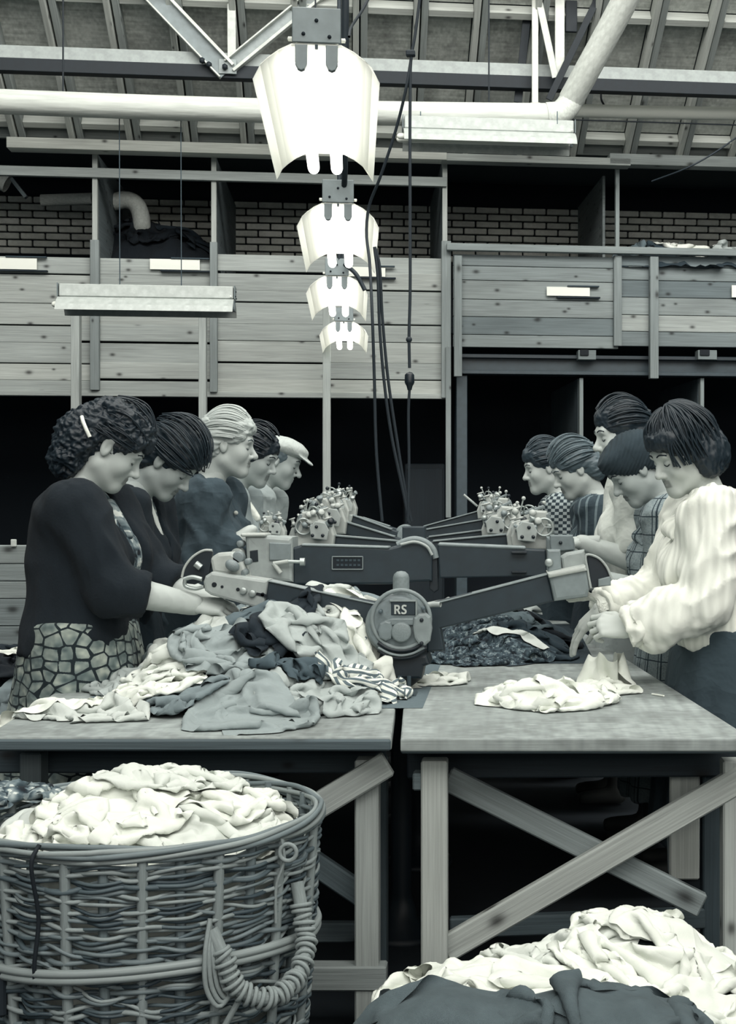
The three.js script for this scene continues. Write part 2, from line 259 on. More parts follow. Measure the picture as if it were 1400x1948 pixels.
{
  const wr = -0.05, rt = thing('storage_loft', 'right storage loft with darker boards on a steel girder, topped by heaps of rags', 'loft', toWorld(H(1130, 690, 0).u, 0, 0), TH);
  const rows = [[486, 507], [508, 534], [535, 570], [571, 603], [604, 637], [638, 661]], rows2 = [[492, 512], [513, 538], [539, 570], [571, 603], [604, 634], [635, 662]], R = rng(23);
  rows.forEach(([a, b], r) => partH('plank', rectH(862, a + 0.5, 1176, b + 0.5, wr + R() * 0.008, 0, 0.003), wood([140, 148, 158, 154, 128, 150][r], r % 2), rt));
  rows2.forEach(([a, b], r) => partH('plank', rectH(1178, a + 0.5, 1900, b + 0.5, wr + R() * 0.008, 0, 0.003), wood([122, 142, 120, 156, 178, 136][r], (r + 1) % 2), rt));
  for (const [x0, x1, y0, y1, dw] of [[864, 879, 486, 716, 0.06], [1168, 1183, 486, 658, 0.04], [1237, 1253, 488, 720, 0.07], [848, 858, 660, 985, 0.03]]) partH('post', rectH(x0, y0, x1, y1, wr - dw, wr), wood(148, 2), rt);
  partH('rail', rectH(850, 473, 1900, 486, wr - 0.08, wr - 0.02), wood(150, 0), rt);
  partH('top_beam', rectH(840, 296, 1200, 310, -0.18, -0.05), wood(186, 0), rt);
  partH('top_beam', rectH(1160, 302, 1900, 322, -0.18, -0.05), wood(166, 0), rt);
  for (const [x, y0] of [[1174, 302]]) { const p = H(x, y0, 0), q = H(x, 480, 0); partH('divider', blockH(p.u - 0.012, p.u + 0.012, q.y, p.y, 0.6, BACK - 0.1, 0.002), wood(150, 1), rt); partH('divider_stile', blockH(p.u - 0.016, p.u + 0.016, q.y, p.y, -0.02, 0.03, 0.003), wood(150, 2), rt); }
  const steel = paint(66, 0.5), a = H(872, 690, 0), b = H(1480, 690, 0);
  const gd = thing('steel_girder', 'dark grey steel girder on a column carrying the right loft', 'girder', toWorld(a.u, 0, 0), TH);
  partH('web', rectH(878, 684, 1900, 712, 0.06, 0.08), paint(58, 0.5), gd);
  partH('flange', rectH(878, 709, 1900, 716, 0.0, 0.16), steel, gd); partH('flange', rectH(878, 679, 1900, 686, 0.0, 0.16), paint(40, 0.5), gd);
  partH('column', blockH(H(868, 850, 0.04).u, H(889, 850, 0.04).u, 0, H(880, 714, 0.04).y, 0.04, 0.24, 0.004), paint(64, 0.5), gd);
  for (const [x0, x1] of [[1100, 1134], [1328, 1364]]) { partH('bracket', rectH(x0, 666, x1, 684, -0.06, 0.05, 0.003), wood(140, 2), gd); partH('bracket_slot', rectH(x0 + 4, 665, x1 - 14, 676, -0.075, -0.055, 0.002), mat(8), gd); }
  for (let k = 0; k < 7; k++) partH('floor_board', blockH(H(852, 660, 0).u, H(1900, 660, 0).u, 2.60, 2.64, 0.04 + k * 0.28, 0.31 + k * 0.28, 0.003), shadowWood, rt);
  for (const [x, yb] of [[1105, 850], [1334, 800]]) { const p = H(x, 720, 0.1), q = H(x, yb, 0.1); partH('divider', slab([[0, q.y], [0, p.y], [-0.02, p.y], [-0.02, q.y]], 1.5, 0.002).translate(p.u, 0, -0.9), wood(90, 1), rt); partH('divider_stile', blockH(p.u - 0.02, p.u + 0.012, 0.1, p.y, 0.05, 0.12, 0.003), wood(146, 2), rt); }
}
// card holders nailed to the planks
[[-30, 490, 70, 512, 'white card at the left edge of the plank parapet'], [285, 493, 380, 513, 'white card in a holder under the heap of dark rags'], [662, 508, 733, 526, 'white card on the planks behind the hanging cables'], [1040, 546, 1122, 563, 'white card in a slotted holder on the right loft'], [1392, 543, 1440, 566, 'white card at the right edge of the picture']].forEach(([x0, y0, x1, y1, label]) => {
  const p = H((x0 + x1) / 2, y1, -0.08), t = thing('card_holder', label, 'sign', toWorld(p.u, p.y, -0.08), TH);
  const w = x0 > 900 ? -0.075 : -0.03;
  partH('card', rectH(x0, y0, x1, y1, w, w + 0.008, 0.001), mat(240, { roughness: 0.7 }), t);
  partH('lower_slat', rectH(x0 + 20, y1 + 1, x1 + 20, y1 + 4, w - 0.012, w + 0.02, 0.001), mat(28), t);
  partH('upper_slat', rectH(x0 + 40, y0 - 3, x1 + 18, y0 - 0.5, w - 0.012, w + 0.02, 0.001), mat(60), t);
});
// ducts and rags on the loft
{
  const lag = mat(196, { map: GRIT, roughness: 0.9 }), pp = (x, y, w) => { const e = H(x, y, w); return V(e.u, e.y, -w); };
  const d = thing('lagged_duct', 'white lagged duct ending in a downward bend inside the left loft', 'duct', toWorld(H(200, 380, 1).u, H(200, 380, 1).y, 1), TH);
  partH('run', tube([pp(78, 381, 1.0), pp(110, 380, 1.0), pp(178, 378, 0.9)], 0.05, 14, 14), lag, d);
  partH('bend', tube([pp(216, 384, 0.8), pp(240, 380, 0.8), pp(258, 388, 0.8), pp(268, 410, 0.8), pp(270, 445, 0.8)], 0.073, 20, 14), lag, d);
  const d2 = thing('lagged_duct', 'stub of lagged pipe at the far left of the loft, with a sloping board', 'duct', toWorld(H(0, 345, 0.7).u, H(0, 345, 0.7).y, 0.7), TH);
  partH('stub', tube([pp(-40, 330, 0.7), pp(-10, 338, 0.7), pp(14, 350, 0.7)], 0.075, 10, 14), lag, d2);
  partH('strut', (() => { const a = pp(22, 340, 0.7), b = pp(50, 376, 0.7); return beam(a, b, 0.03, 0.06, 0.003, V(0, 0, 1)); })(), wood(110, 2), d2);
}

// ---------------------------------------------------------------- the sorting tables
const TOP = 0.72, onTop = (px, py) => P(px, py, (CH - TOP) * F / (py - HY));
{
  const topWood = mat(166, { map: STAIN, roughness: 0.7, bumpMap: WOODBUMP, bumpScale: 0.0005 });
  const top = (corners) => {
    const s = new THREE.Shape(corners.map(([x, y]) => { const p = onTop(x, y); return new THREE.Vector2(p.x, p.z); }));
    return new THREE.ExtrudeGeometry(s, { depth: 0.022, bevelEnabled: true, bevelSize: 0.004, bevelThickness: 0.004, bevelOffset: -0.004, bevelSegments: 2 }).rotateX(Math.PI / 2).translate(0, TOP - 0.004, 0);
  };
  const lt = thing('sorting_table', 'left wooden sorting table heaped with mixed rags, on braced legs behind the wicker basket', 'table', V(onTop(360, 1402).x, 0, -4.4));
  partW('tabletop', top([[745, 1402], [-31, 1402], [369, 1152], [776, 1152]]), topWood, lt);
  const bar = (x0, y0, x1, y1, d, w, h) => beam(P(x0, y0, d), P(x1, y1, d), w, h, 0.004, V(0, 1, 0));
  const upright = (x0, x1, y0, d, t = 0.06) => { const a = P(x0, y0, d), b = P(x1, y0, d); return box(b.x - a.x, a.y, t, 0.004, 'y').translate((a.x + b.x) / 2, a.y / 2, -d); };
  partW('edge_strip', bar(-30, 1416, 744, 1416, 3.135, 0.03, 0.026), wood(92, 2), lt);
  partW('apron', bar(-10, 1438, 735, 1438, 3.35, 0.03, 0.08), wood(60, 2), lt);
  partW('leg', upright(677, 722, 1442, 3.24), wood(176, 2), lt);
  partW('leg', upright(45, 85, 1428, 3.3), wood(120, 2), lt);
  partW('brace', bar(560, 1560, 738, 1452, 3.2, 0.03, 0.06), wood(180, 0), lt);
  partW('brace', bar(500, 1575, 700, 1710, 3.3, 0.03, 0.055), wood(96, 0), lt);
  partW('stringer', bar(300, 1856, 736, 1856, 3.23, 0.05, 0.058), wood(160, 2), lt);
  partW('stringer', bar(420, 1772, 676, 1772, 3.5, 0.03, 0.05), wood(104, 2), lt);
  partW('leg', upright(722, 737, 1442, 3.4), wood(84, 2), lt);
  partW('leg', upright(420, 455, 1160, 6.7), wood(90, 2), lt);
  const rt = thing('sorting_table', 'right wooden sorting table with a bare worn top, on legs with a large cross brace', 'table', V(onTop(1080, 1402).x, 0, -4.4));
  partW('tabletop', top([[762, 1405], [784, 1152], [1030, 1152], [1432, 1405]]), topWood, rt);
  partW('edge_strip', bar(763, 1420, 1434, 1420, 3.13, 0.03, 0.028), wood(98, 2), rt);
  partW('apron', bar(775, 1445, 1425, 1440, 3.35, 0.03, 0.09), wood(40, 2), rt);
  partW('leg', upright(802, 852, 1444, 3.2), wood(190, 2), rt);
  partW('leg_block', bar(786, 1484, 804, 1484, 3.2, 0.05, 0.04), wood(110, 2), rt);
  partW('brace', bar(846, 1806, 1430, 1468, 3.22, 0.028, 0.062), wood(188, 0), rt);
  partW('brace', bar(850, 1480, 1335, 1722, 3.27, 0.028, 0.058), wood(146, 0), rt);
  partW('leg', upright(1372, 1416, 1444, 3.24), wood(184, 2), rt);
  partW('leg', upright(1334, 1373, 1440, 3.42), wood(76, 2), rt);
  partW('stringer', bar(856, 1764, 1340, 1745, 3.4, 0.03, 0.05), wood(90, 2), rt);
  partW('hanging_board', bar(1302, 1470, 1301, 1672, 3.4, 0.02, 0.075), wood(200, 2), rt);
  partW('hanging_board', bar(1279, 1550, 1282, 1660, 3.42, 0.02, 0.03), wood(140, 2), rt);
  partW('leg', upright(960, 990, 1160, 6.7), wood(80, 2), rt);
  solo('wooden_sliver', 'short pale splinter of wood lying on the bare right table', 'splinter', beam(onTop(1240, 1322).add(V(0, 0.003, 0)), onTop(1263, 1326).add(V(0, 0.003, 0)), 0.006, 0.004, 0.001), mat(232));
}

// ---------------------------------------------------------------- twin-tube lamps
{
  const L = 1.15, half = [[0, 0], [0.03, 0.0], [0.066, -0.002], [0.1, -0.019], [0.128, -0.04], [0.147, -0.058], [0.166, -0.095]];
  const cross = [...half.map(([x, y]) => [-x, y]).reverse().slice(0, -1), ...half], outline = [...cross, ...cross.slice().reverse().map(([x, y]) => [x * 0.985, y + 0.004])];
  const white = mat(244, { roughness: 0.45 }), grey = paint(132, 0.5), dark = paint(66, 0.6), tubeGlow = new THREE.MeshStandardMaterial({ color: 0xf4f3ea, emissive: 0xfffdf6, emissiveIntensity: 5, roughness: 0.3 });
  const off = mat(226, { roughness: 0.3 }), dull = mat(184, { map: GRIT, roughness: 0.5 });
  function lampParts(t) {
    part('reflector', slab(outline, L, 0), white, t);
    part('housing', box(0.11, 0.085, L - 0.01, 0.006).translate(0, 0.049, 0), mat(226), t);
    const plate = part('end_plate', box(0.127, 0.092, 0.006, 0.002).translate(0, 0.05, L / 2 + 0.004), grey, t);
    part('end_plate', box(0.127, 0.092, 0.006, 0.002).translate(0, 0.05, -L / 2 - 0.004), grey, t);
    for (const [x, y] of [[0, 0.062], [-0.034, 0.026], [0.034, 0.02]]) part('bolt', pose(lathe([[0, 0.007], [0.004, 0.006], [0.0055, 0]], 8), V(0, 0, 1), V(x, y, L / 2 + 0.007)), mat(24), plate);
    for (const x of [-0.04, 0.04]) {
      part('socket', slab([[-0.016, 0.0], [0.016, 0], [0.016, -0.05], [0.009, -0.064], [0, -0.068], [-0.009, -0.064], [-0.016, -0.05]], 0.02, 0.002).translate(x, 0, L / 2 - 0.008), grey, t);
      part('tube', lathe([[0, L + 0.03], [0.012, L + 0.026], [0.019, L + 0.015], [0.0205, L - 0.005], [0.0205, 0.02], [0.017, 0.004], [0, 0]], 18).rotateX(-Math.PI / 2).translate(x, -0.046, L / 2 - 0.015), tubeGlow, t);
    }
    for (const x of [-0.072, 0.072]) part('knob', lathe([[0, 0.012], [0.006, 0.01], [0.006, 0]], 10).rotateZ(-Math.sign(x) * Math.PI / 2).translate(x * 0.9, 0.02, L / 2 - 0.02), white, t);
    part('pin', rod(V(0, 0.0, L / 2 + 0.002), V(0, -0.012, L / 2 + 0.002), 0.004), dark, t);
  }
  function light(t) { const l = new THREE.RectAreaLight(0xfafcff, LAMP_POWER, 0.11, L - 0.05); l.position.copy(t.position).add(V(0, -0.072, 0)); l.rotation.set(-Math.PI / 2, 0, 0); l.rotation.order = 'YXZ'; l.rotation.y = t.rotation.y; scene.add(l); }
  const spots = [[602, 85, 3.6, 'nearest and largest twin-tube lamp with white winged reflector, hanging over the tables'], [643, 0, 5.55, 'second twin-tube lamp of the row, just below the largest one'], [641, 0, 7.38, 'third twin-tube lamp in the row, in front of the plank parapet'], [654, 0, 9.3, 'farthest and smallest lamp of the row, only its lower wings showing']];
  let proto;
  spots.forEach(([px, , d, label], i) => {
    const near = P(px, HY, d), c = V(near.x - Math.sin(TH) * L / 2, 2.46, near.z - Math.cos(TH) * L / 2);
    let t;
    if (!i) { t = proto = thing('fluorescent_lamp', label, 'lamp', c, TH, 'lamps in a row over the tables'); lampParts(t); }
    else { t = proto.clone(); t.name = numbered('fluorescent_lamp'); t.userData = { label, category: 'lamp', group: 'lamps in a row over the tables' }; t.position.copy(c); scene.add(t); }
    light(t);
  });
  for (const [px, py, d, label, cords] of [[281, 570, 9.2, 'long white lamp hung crosswise on two thin cords before the left planks', [228, 345]], [930, 254, 9.2, 'long white lamp hung crosswise high under the pipe at upper right', []]]) {
    const t = proto.clone(); t.name = numbered('fluorescent_lamp'); t.userData = { label, category: 'lamp' }; t.position.copy(P(px, py, d)); t.rotation.y = TH + Math.PI / 2; scene.add(t);
    t.traverse((m) => { if (m.name === 'tube') m.material = off; if (m.name === 'reflector' || m.name === 'housing') m.material = dull; });
    t.updateMatrixWorld(true);
    for (const x of cords) { const a = P(x, 552, d), b = P(x - 1, 222, d); partW('cord', rod(a, b, 0.0035, 0.0035, 6), mat(60), t); }
    for (const x of cords) { const b = P(x - 1, 221, d); partW('ceiling_hook', box(0.05, 0.015, 0.03, 0.003).translate(b.x, b.y, b.z), mat(30), t); }
    if (!cords.length) for (const x of [800, 1060]) partW('cord', rod(P(x, 236, d), P(x, 212, d), 0.004, 0.004, 6), mat(90), t);
  }
}

// ---------------------------------------------------------------- cables over the tables
{
  const cord = mat(26, { roughness: 0.7 }), line = (name, label, pts, r, g = cord) => solo(name, label, 'cable', tube(pts.map(([x, y, d]) => P(x, y, d)), r, 60, 7), g);
  line('conduit', 'dark conduit pipe dropping behind the end plate of the largest lamp', [[657, -2250, 4.0], [657, -600, 4.0], [657, 40, 4.0], [657, 90, 4.02], [656, 180, 4.05]], 0.011);
  line('conduit', 'dark conduit pipe above the end plate of the second lamp', [[655, -2200, 5.4], [655, 120, 5.4], [655, 250, 5.4], [656, 335, 5.5], [652, 372, 5.63]], 0.012);
  line('conduit', 'dark conduit pipe dropping to the end plate of the third lamp, mostly behind the second', [[645, -1100, 7.35], [645, 200, 7.35], [645, 420, 7.37], [645, 522, 7.39]], 0.011);
  line('conduit', 'dark conduit pipe dropping to the farthest lamp, behind the third', [[652, -300, 9.28], [652, 300, 9.28], [652, 500, 9.29], [652, 612, 9.31]], 0.011);
  line('cable', 'dark cable slanting from the largest lamp up to the right', [[664, 70, 3.7], [668, 52, 3.75], [690, 18, 3.8], [720, -40, 3.9]], 0.004);
  const t = thing('hanging_cable', 'straight vertical power cable with a dark plug hanging right of the lamps', 'cable', P(779, 720, 5.2));
  partW('cord', tube([[803, -40], [789, 70], [782, 110], [780, 200], [780, 420], [780, 560], [778, 640], [779, 700]].map(([x, y]) => P(x, y, 5.2)), 0.006, 60, 7), cord, t);
  partW('cord', tube([[779, 738], [777, 780], [778, 880], [776, 992]].map(([x, y]) => P(x, y, 5.2)), 0.0055, 30, 7), cord, t);
  const plug = P(779, 742, 5.2); partW('plug', lathe([[0, 0.07], [0.011, 0.066], [0.018, 0.058], [0.019, 0.03], [0.016, 0.022], [0.012, 0.016], [0.008, 0]], 14).translate(plug.x, plug.y, plug.z), mat(18, { roughness: 0.4 }), t);
  const cl = P(781, 102, 5.2); partW('clamp', box(0.035, 0.022, 0.03, 0.004).translate(cl.x, cl.y, cl.z), cord, t);
  const kn = P(778, 646, 5.2); partW('knot', new THREE.SphereGeometry(0.012, 10, 8).translate(kn.x, kn.y, kn.z), cord, t);
  line('cable', 'slack cable looping from the upper clamp past the second lamp down to the machines', [[782, 112, 5.2], [772, 170, 5.2], [752, 250, 5.25], [722, 340, 5.3], [702, 392, 5.35], [697, 440, 5.35], [703, 500, 5.3], [708, 600, 5.2], [712, 720, 5.2], [716, 860, 5.2], [727, 992, 5.2]], 0.006);
  line('cable', 'inner one of the pair of cables hanging down between the lamps and the plug', [[712, 470, 5.3], [718, 520, 5.3], [722, 620, 5.3], [730, 720, 5.3], [745, 830, 5.3], [768, 940, 5.3], [778, 995, 5.3]], 0.006);
  line('cable', 'outer one of the pair of cables hanging down between the lamps and the plug', [[713, 470, 5.35], [721, 500, 5.35], [727, 600, 5.35], [738, 720, 5.35], [754, 830, 5.35], [770, 930, 5.35], [782, 992, 5.35]], 0.006);
  line('cable', 'short dark cable end curling beside the third lamp', [[656, 503, 7.36], [676, 520, 7.3], [688, 540, 7.3], [694, 552, 7.3]], 0.012);
  line('wire', 'thin wire slanting from the pipe to the right edge of the roof', [[1400, 262, 9.4], [1360, 290, 9.4], [1310, 318, 9.4], [1240, 345, 9.6]], 0.006);
}

// ---------------------------------------------------------------- cutting machines on pedestals between the tables
{
  const { FontLoader } = await import('three/addons/loaders/FontLoader.js'), { TextGeometry } = await import('three/addons/geometries/TextGeometry.js');
  const font = await new FontLoader().loadAsync('fonts/droid/droid_sans_bold.typeface.json');
  const armPaint = paint(44, 0.5), castLight = paint(172, 0.42), castMid = paint(136, 0.45), dark = paint(24, 0.5), steel = mat(170, { metalness: 0.55, roughness: 0.35 }), cream = paint(190, 0.45);
  const quad = (pts, d, t, b = 0.004) => { const q = pts.map(([x, y]) => P(x, y, d)); return slab(q.map((p) => [p.x, p.y]), t, b).translate(0, 0, -d - t / 2); };   // face at distance d
  const disc = (px, py, d, r, len, bevel = 0.004) => pose(lathe([[0, len], [r - bevel, len], [r, len - bevel], [r, 0], [0, 0]], 28), V(0, 0, 1), P(px, py, d + len));
  // a machine head: casting, drum, knobs, levers, screws, wheel; all sizes from s
  function head(parent, px, py, d, s, side, seed, label) {
    const R = rng(seed), c = P(px, py, d), h = new THREE.Group(); h.name = 'machine_head'; if (label) h.userData.label = label;
    parent.updateMatrixWorld(true); h.position.copy(parent.worldToLocal(c.clone())); parent.add(h);
    part('casting', slab([[-0.5, -0.42], [0.46, -0.42], [0.5, -0.1], [0.38, 0.24], [0.1, 0.3], [-0.02, 0.52], [-0.34, 0.5], [-0.5, 0.1]].map(([x, y]) => [x * s * side, y * s]), s * 0.55, s * 0.05), cream, h);
    part('gear_box', box(0.42 * s, 0.3 * s, 0.3 * s, 0.03 * s).rotateZ(0.25 * side).translate(side * 0.12 * s, 0.06 * s, 0.36 * s), castMid, h);
    part('cover', slab([[-0.2, -0.2], [0.2, -0.24], [0.26, 0], [0.16, 0.2], [-0.1, 0.24], [-0.24, 0.08]].map(([x, y]) => [x * s, y * s]), 0.06 * s, 0.02 * s).translate(side * 0.14 * s, 0.02 * s, 0.54 * s), castLight, h);
    for (const [x, y] of [[-0.02, -0.1], [0.24, -0.1], [0.08, 0.12]]) part('screw', pose(lathe([[0, 0.04], [0.04, 0.03], [0.045, 0]].map(([p, q]) => [p * s, q * s]), 10), V(0, 0, 1), V(side * x * s, y * s, 0.57 * s)), dark, h);
    part('plate', box(0.1 * s, 0.5 * s, 0.36 * s, 0.02 * s).rotateZ(-0.3 * side).translate(-side * 0.42 * s, 0.2 * s, 0.1 * s), castMid, h);
    part('bracket', box(0.5 * s, 0.07 * s, 0.3 * s, 0.015 * s).rotateZ(0.5 * R()).translate(0.05 * s, 0.52 * s, 0.05 * s), castMid, h);
    part('spool', lathe([[0, 0.3], [0.12, 0.3], [0.12, 0.26], [0.06, 0.24], [0.06, 0.06], [0.12, 0.04], [0.12, 0], [0, 0]].map(([p, q]) => [p * s, q * s]), 14).rotateZ(0.3).translate(side * 0.3 * s, 0.3 * s, 0.12 * s), cream, h);
    for (let k = 0; k < 7; k++) {
      const a = R() * 2 - 1, y = R() * 0.9 - 0.25, z = 0.25 + 0.1 * R(), ax = V((R() - 0.5) * 1.4, 0.3 + R(), R() * 1.2);
      part('knob', pose(lathe([[0, 0.2], [0.07, 0.19], [0.09, 0.15], [0.085, 0.1], [0.04, 0.09], [0.035, 0]].map(([p, q]) => [p * s * (0.7 + 0.5 * R()), q * s]), 12), ax, V(a * 0.45 * s, (0.1 + y * 0.5) * s, z * s)), [cream, castMid, steel, dark][Math.floor(R() * 3.4)], h);
    }
    for (let k = 0; k < 3; k++) { const a = V((R() - 0.5) * 0.7 * s, 0.35 * s, (R() - 0.3) * 0.3 * s), b = a.clone().add(V((R() - 0.5) * 0.35 * s, (0.2 + 0.25 * R()) * s, 0)); const lv = part('lever', rod(a, b, 0.02 * s, 0.02 * s, 8), steel, h); part('ball', new THREE.SphereGeometry(0.05 * s, 10, 8).translate(b.x, b.y, b.z), k ? cream : dark, lv); }
    const w = part('wheel', new THREE.TorusGeometry(0.2 * s, 0.03 * s, 8, 24).translate(-side * 0.28 * s, 0.12 * s, 0.36 * s), steel, h);
    for (let k = 0; k < 3; k++) part('spoke', rod(V(-side * 0.28 * s, 0.12 * s, 0.36 * s), V(-side * 0.28 * s + Math.cos(k * 2.1) * 0.2 * s, 0.12 * s + Math.sin(k * 2.1) * 0.2 * s, 0.36 * s), 0.018 * s), castLight, w);
    part('clip', tube([V(-0.2 * s, 0.45 * s, 0), V(-0.15 * s, 0.62 * s, 0.02), V(0.02 * s, 0.6 * s, 0.03), V(0.1 * s, 0.45 * s, 0.02)], 0.02 * s, 16, 6), steel, h);
    return h;
  }
  function pedestal(t, px, d, w = 0.07) { const p = P(px, HY, d); partW('pedestal', lathe([[0.11, 0], [0.11, 0.02], [0.05, 0.05], [w / 2, 0.12], [w / 2, 0.72], [0.055, 0.74], [0.055, 0.76], [0, 0.76]], 20).translate(p.x, 0, p.z), dark, t); }

  { // the nearest machine with its round motor end
    const d = 3.86, t = thing('cutting_machine', 'nearest cutting machine with a round grey motor end lettered RS and two dark arms', 'machine', V(P(763, HY, d).x, 0, -d - 0.1));
    const motor = partW('motor_housing', disc(763, 1178, d, 0.087, 0.2, 0.012), paint(128, 0.5), t);
    partW('rim', pose(new THREE.TorusGeometry(0.082, 0.006, 10, 40).rotateX(Math.PI / 2), V(0, 0, 1), P(763, 1178, d - 0.001)), paint(142, 0.5), motor);
    partW('cap', lathe([[0, 0.075], [0.012, 0.073], [0.02, 0.066], [0.0235, 0.056], [0.0235, 0.01], [0.03, 0]], 22).translate(...P(763, 1136, d + 0.04).toArray()), paint(138, 0.5), motor);
    partW('emblem_plate', quad([[744, 1144], [790, 1144], [790, 1170], [744, 1170]], d - 0.004, 0.01, 0.002), paint(44, 0.6), motor);
    const e = P(748, 1168, d - 0.004); partW('lettering', new TextGeometry('RS', { font, size: 0.026, depth: 0.003, curveSegments: 5 }).scale(0.95, 1, 1).translate(e.x, e.y, e.z), paint(196, 0.5), motor, 'raised letters RS');
    partW('frame', join([quad([[741, 1141], [793, 1141], [793, 1145], [741, 1145]], d - 0.008, 0.01, 0.002), quad([[790, 1141], [794, 1141], [794, 1172], [790, 1172]], d - 0.008, 0.01, 0.002)]), paint(150, 0.5), motor);
    partW('boss', disc(764, 1202, d - 0.02, 0.029, 0.02, 0.006), paint(138, 0.45), motor);
    partW('lobe', quad([[722, 1186], [732, 1180], [744, 1183], [748, 1200], [744, 1216], [733, 1220], [722, 1214], [718, 1200]], d - 0.014, 0.02, 0.006), paint(132, 0.45), motor);
    partW('lobe', quad([[787, 1176], [796, 1168], [810, 1166], [819, 1174], [822, 1196], [818, 1220], [808, 1229], [796, 1226], [788, 1214], [785, 1194]], d - 0.02, 0.024, 0.007), paint(146, 0.45), motor);
    partW('bridge', quad([[728, 1182], [745, 1176], [786, 1176], [792, 1184], [786, 1190], [745, 1190]], d - 0.008, 0.012, 0.004), paint(134, 0.45), motor);
    for (const [x, y] of [[725, 1162], [806, 1156], [803, 1178], [803, 1222]]) partW('screw', disc(x, y, d - 0.026, 0.0055, 0.03, 0.002), x > 800 && y > 1170 ? dark : paint(90, 0.5), motor);
    for (const [a, b] of [[1222, 0.052], [1236, 0.058]]) partW('vent', tube([[-44, a], [-24, a + 12], [0, a + 16], [24, a + 12], [44, a]].map(([x, y]) => P(763 + x, y, d - 0.002)), 0.006, 20, 6), dark, motor);
    partW('vent_rib', tube([[-44, 1232], [-22, 1243], [0, 1247], [22, 1243], [44, 1232]].map(([x, y]) => P(763 + x, y, d - 0.008)), 0.004, 20, 6), castMid, motor);
    partW('base', quad([[722, 1246], [812, 1246], [818, 1264], [806, 1268], [802, 1292], [728, 1292], [724, 1268], [716, 1264]], d + 0.01, 0.14, 0.008), dark, t);
    for (const x of [742, 760, 778]) partW('stud', rod(P(x, 1286, d), P(x, 1322, d), 0.006), mat(58), t);
    partW('foot_plate', quad([[728, 1318], [788, 1318], [794, 1330], [728, 1330]], d - 0.1, 0.08, 0.003), paint(70), t);
    pedestal(t, 763, d + 0.1, 0.06);
    partW('arm', quad([[509, 1104], [716, 1148], [722, 1240], [690, 1240], [676, 1188], [500, 1160]], d + 0.07, 0.07, 0.005), armPaint, t);
    partW('arm', quad([[812, 1150], [1042, 1092], [1054, 1144], [838, 1196], [845, 1238], [812, 1240]], d + 0.07, 0.07, 0.005), armPaint, t);
    for (const q of [[[511, 1103.5], [716, 1147.5]], [[826, 1147], [1041, 1091.5]]]) partW('arm_edge', beam(P(...q[0], d + 0.1), P(...q[1], d + 0.1), 0.07, 0.004, 0.001), paint(140, 0.4), t);
    partW('clamp_lever', tube([P(806, 1152, d + 0.02), P(822, 1150, d + 0.02), P(838, 1150, d + 0.01)], 0.008, 10, 8), castLight, t);
    // left head
    const h = partW('machine_head', quad([[386, 1108], [390, 1096], [402, 1088], [510, 1104], [501, 1161], [400, 1132], [389, 1124]], d + 0.055, 0.09, 0.008), castLight, t, 'light machine head with a slotted plate at the left arm');
    partW('cover', quad([[398, 1062], [414, 1052], [440, 1050], [462, 1066], [472, 1098], [404, 1090]], d + 0.1, 0.06, 0.01), cream, h);
    partW('bulge', (() => { const p = P(442, 1076, d + 0.08); return new THREE.SphereGeometry(0.022, 16, 12).scale(1, 0.75, 0.8).rotateZ(-0.5).translate(p.x, p.y, p.z); })(), castMid, h);
    for (const [x, y, r] of [[408, 1112, 0.007], [423, 1116, 0.004], [500, 1131, 0.006], [453, 1121, 0.005]]) partW('hole', disc(x, y, d + 0.052, r, 0.006, 0.001), mat(10), h);
    for (const [x, y] of [[464, 1124], [481, 1129]]) partW('screw', disc(x, y, d + 0.044, 0.0105, 0.014, 0.003), steel, h);
    partW('slot', quad([[488, 1127], [508, 1131], [507, 1137], [487, 1132]], d + 0.052, 0.006, 0.001), mat(10), h);
    partW('blade_guard', quad([[346, 1096], [352, 1078], [368, 1058], [392, 1046], [404, 1050], [398, 1090], [388, 1104], [370, 1112], [352, 1110]], d + 0.1, 0.02, 0.003), dark, h);
    partW('guard_rim', tube([[346, 1098], [351, 1080], [366, 1060], [388, 1047], [404, 1047]].map(([x, y]) => P(x, y, d + 0.1)), 0.004, 24, 6), cream, h);
    partW('guide', join([tube([[350, 1102], [366, 1098], [384, 1102]].map(([x, y]) => P(x, y, d + 0.06)), 0.007, 12, 6), tube([[352, 1102], [352, 1114], [372, 1120], [388, 1116]].map(([x, y]) => P(x, y, d + 0.06)), 0.006, 16, 6), rod(P(372, 1072, d + 0.08), P(382, 1080, d + 0.08), 0.01)]), steel, h);
    for (const [x, y, r] of [[456, 1060, 0.018], [467, 1088, 0.012], [474, 1068, 0.01]]) partW('knob', disc(x, y, d + 0.1, r, 0.03), castMid, h);
    // right head
    const k = partW('machine_head', quad([[1043, 1093], [1116, 1080], [1122, 1120], [1118, 1136], [1054, 1144]], d + 0.05, 0.12, 0.01), castMid, t, 'light box-shaped machine head at the right arm');
    partW('top_edge', quad([[1041, 1090], [1114, 1076], [1117, 1086], [1044, 1100]], d + 0.04, 0.14, 0.006), cream, k);
    partW('motor_block', quad([[1041, 1046], [1066, 1046], [1068, 1084], [1042, 1090]], d + 0.1, 0.06, 0.005), castMid, k);
    partW('motor_block', quad([[1066, 1060], [1078, 1052], [1112, 1046], [1114, 1078], [1070, 1086]], d + 0.13, 0.06, 0.008), paint(164, 0.5), k);
    partW('screw', disc(1044, 1070, d + 0.09, 0.012, 0.02), steel, k);
    partW('blade_guard', quad([[1116, 1056], [1136, 1060], [1154, 1078], [1164, 1100], [1160, 1114], [1130, 1118], [1124, 1118]], d + 0.06, 0.02, 0.003), dark, k);
    partW('guard_rim', tube([[1124, 1119], [1118, 1086], [1115, 1056], [1136, 1060], [1153, 1077], [1164, 1102]].map(([x, y]) => P(x, y, d + 0.055)), 0.004, 40, 6), castLight, k);
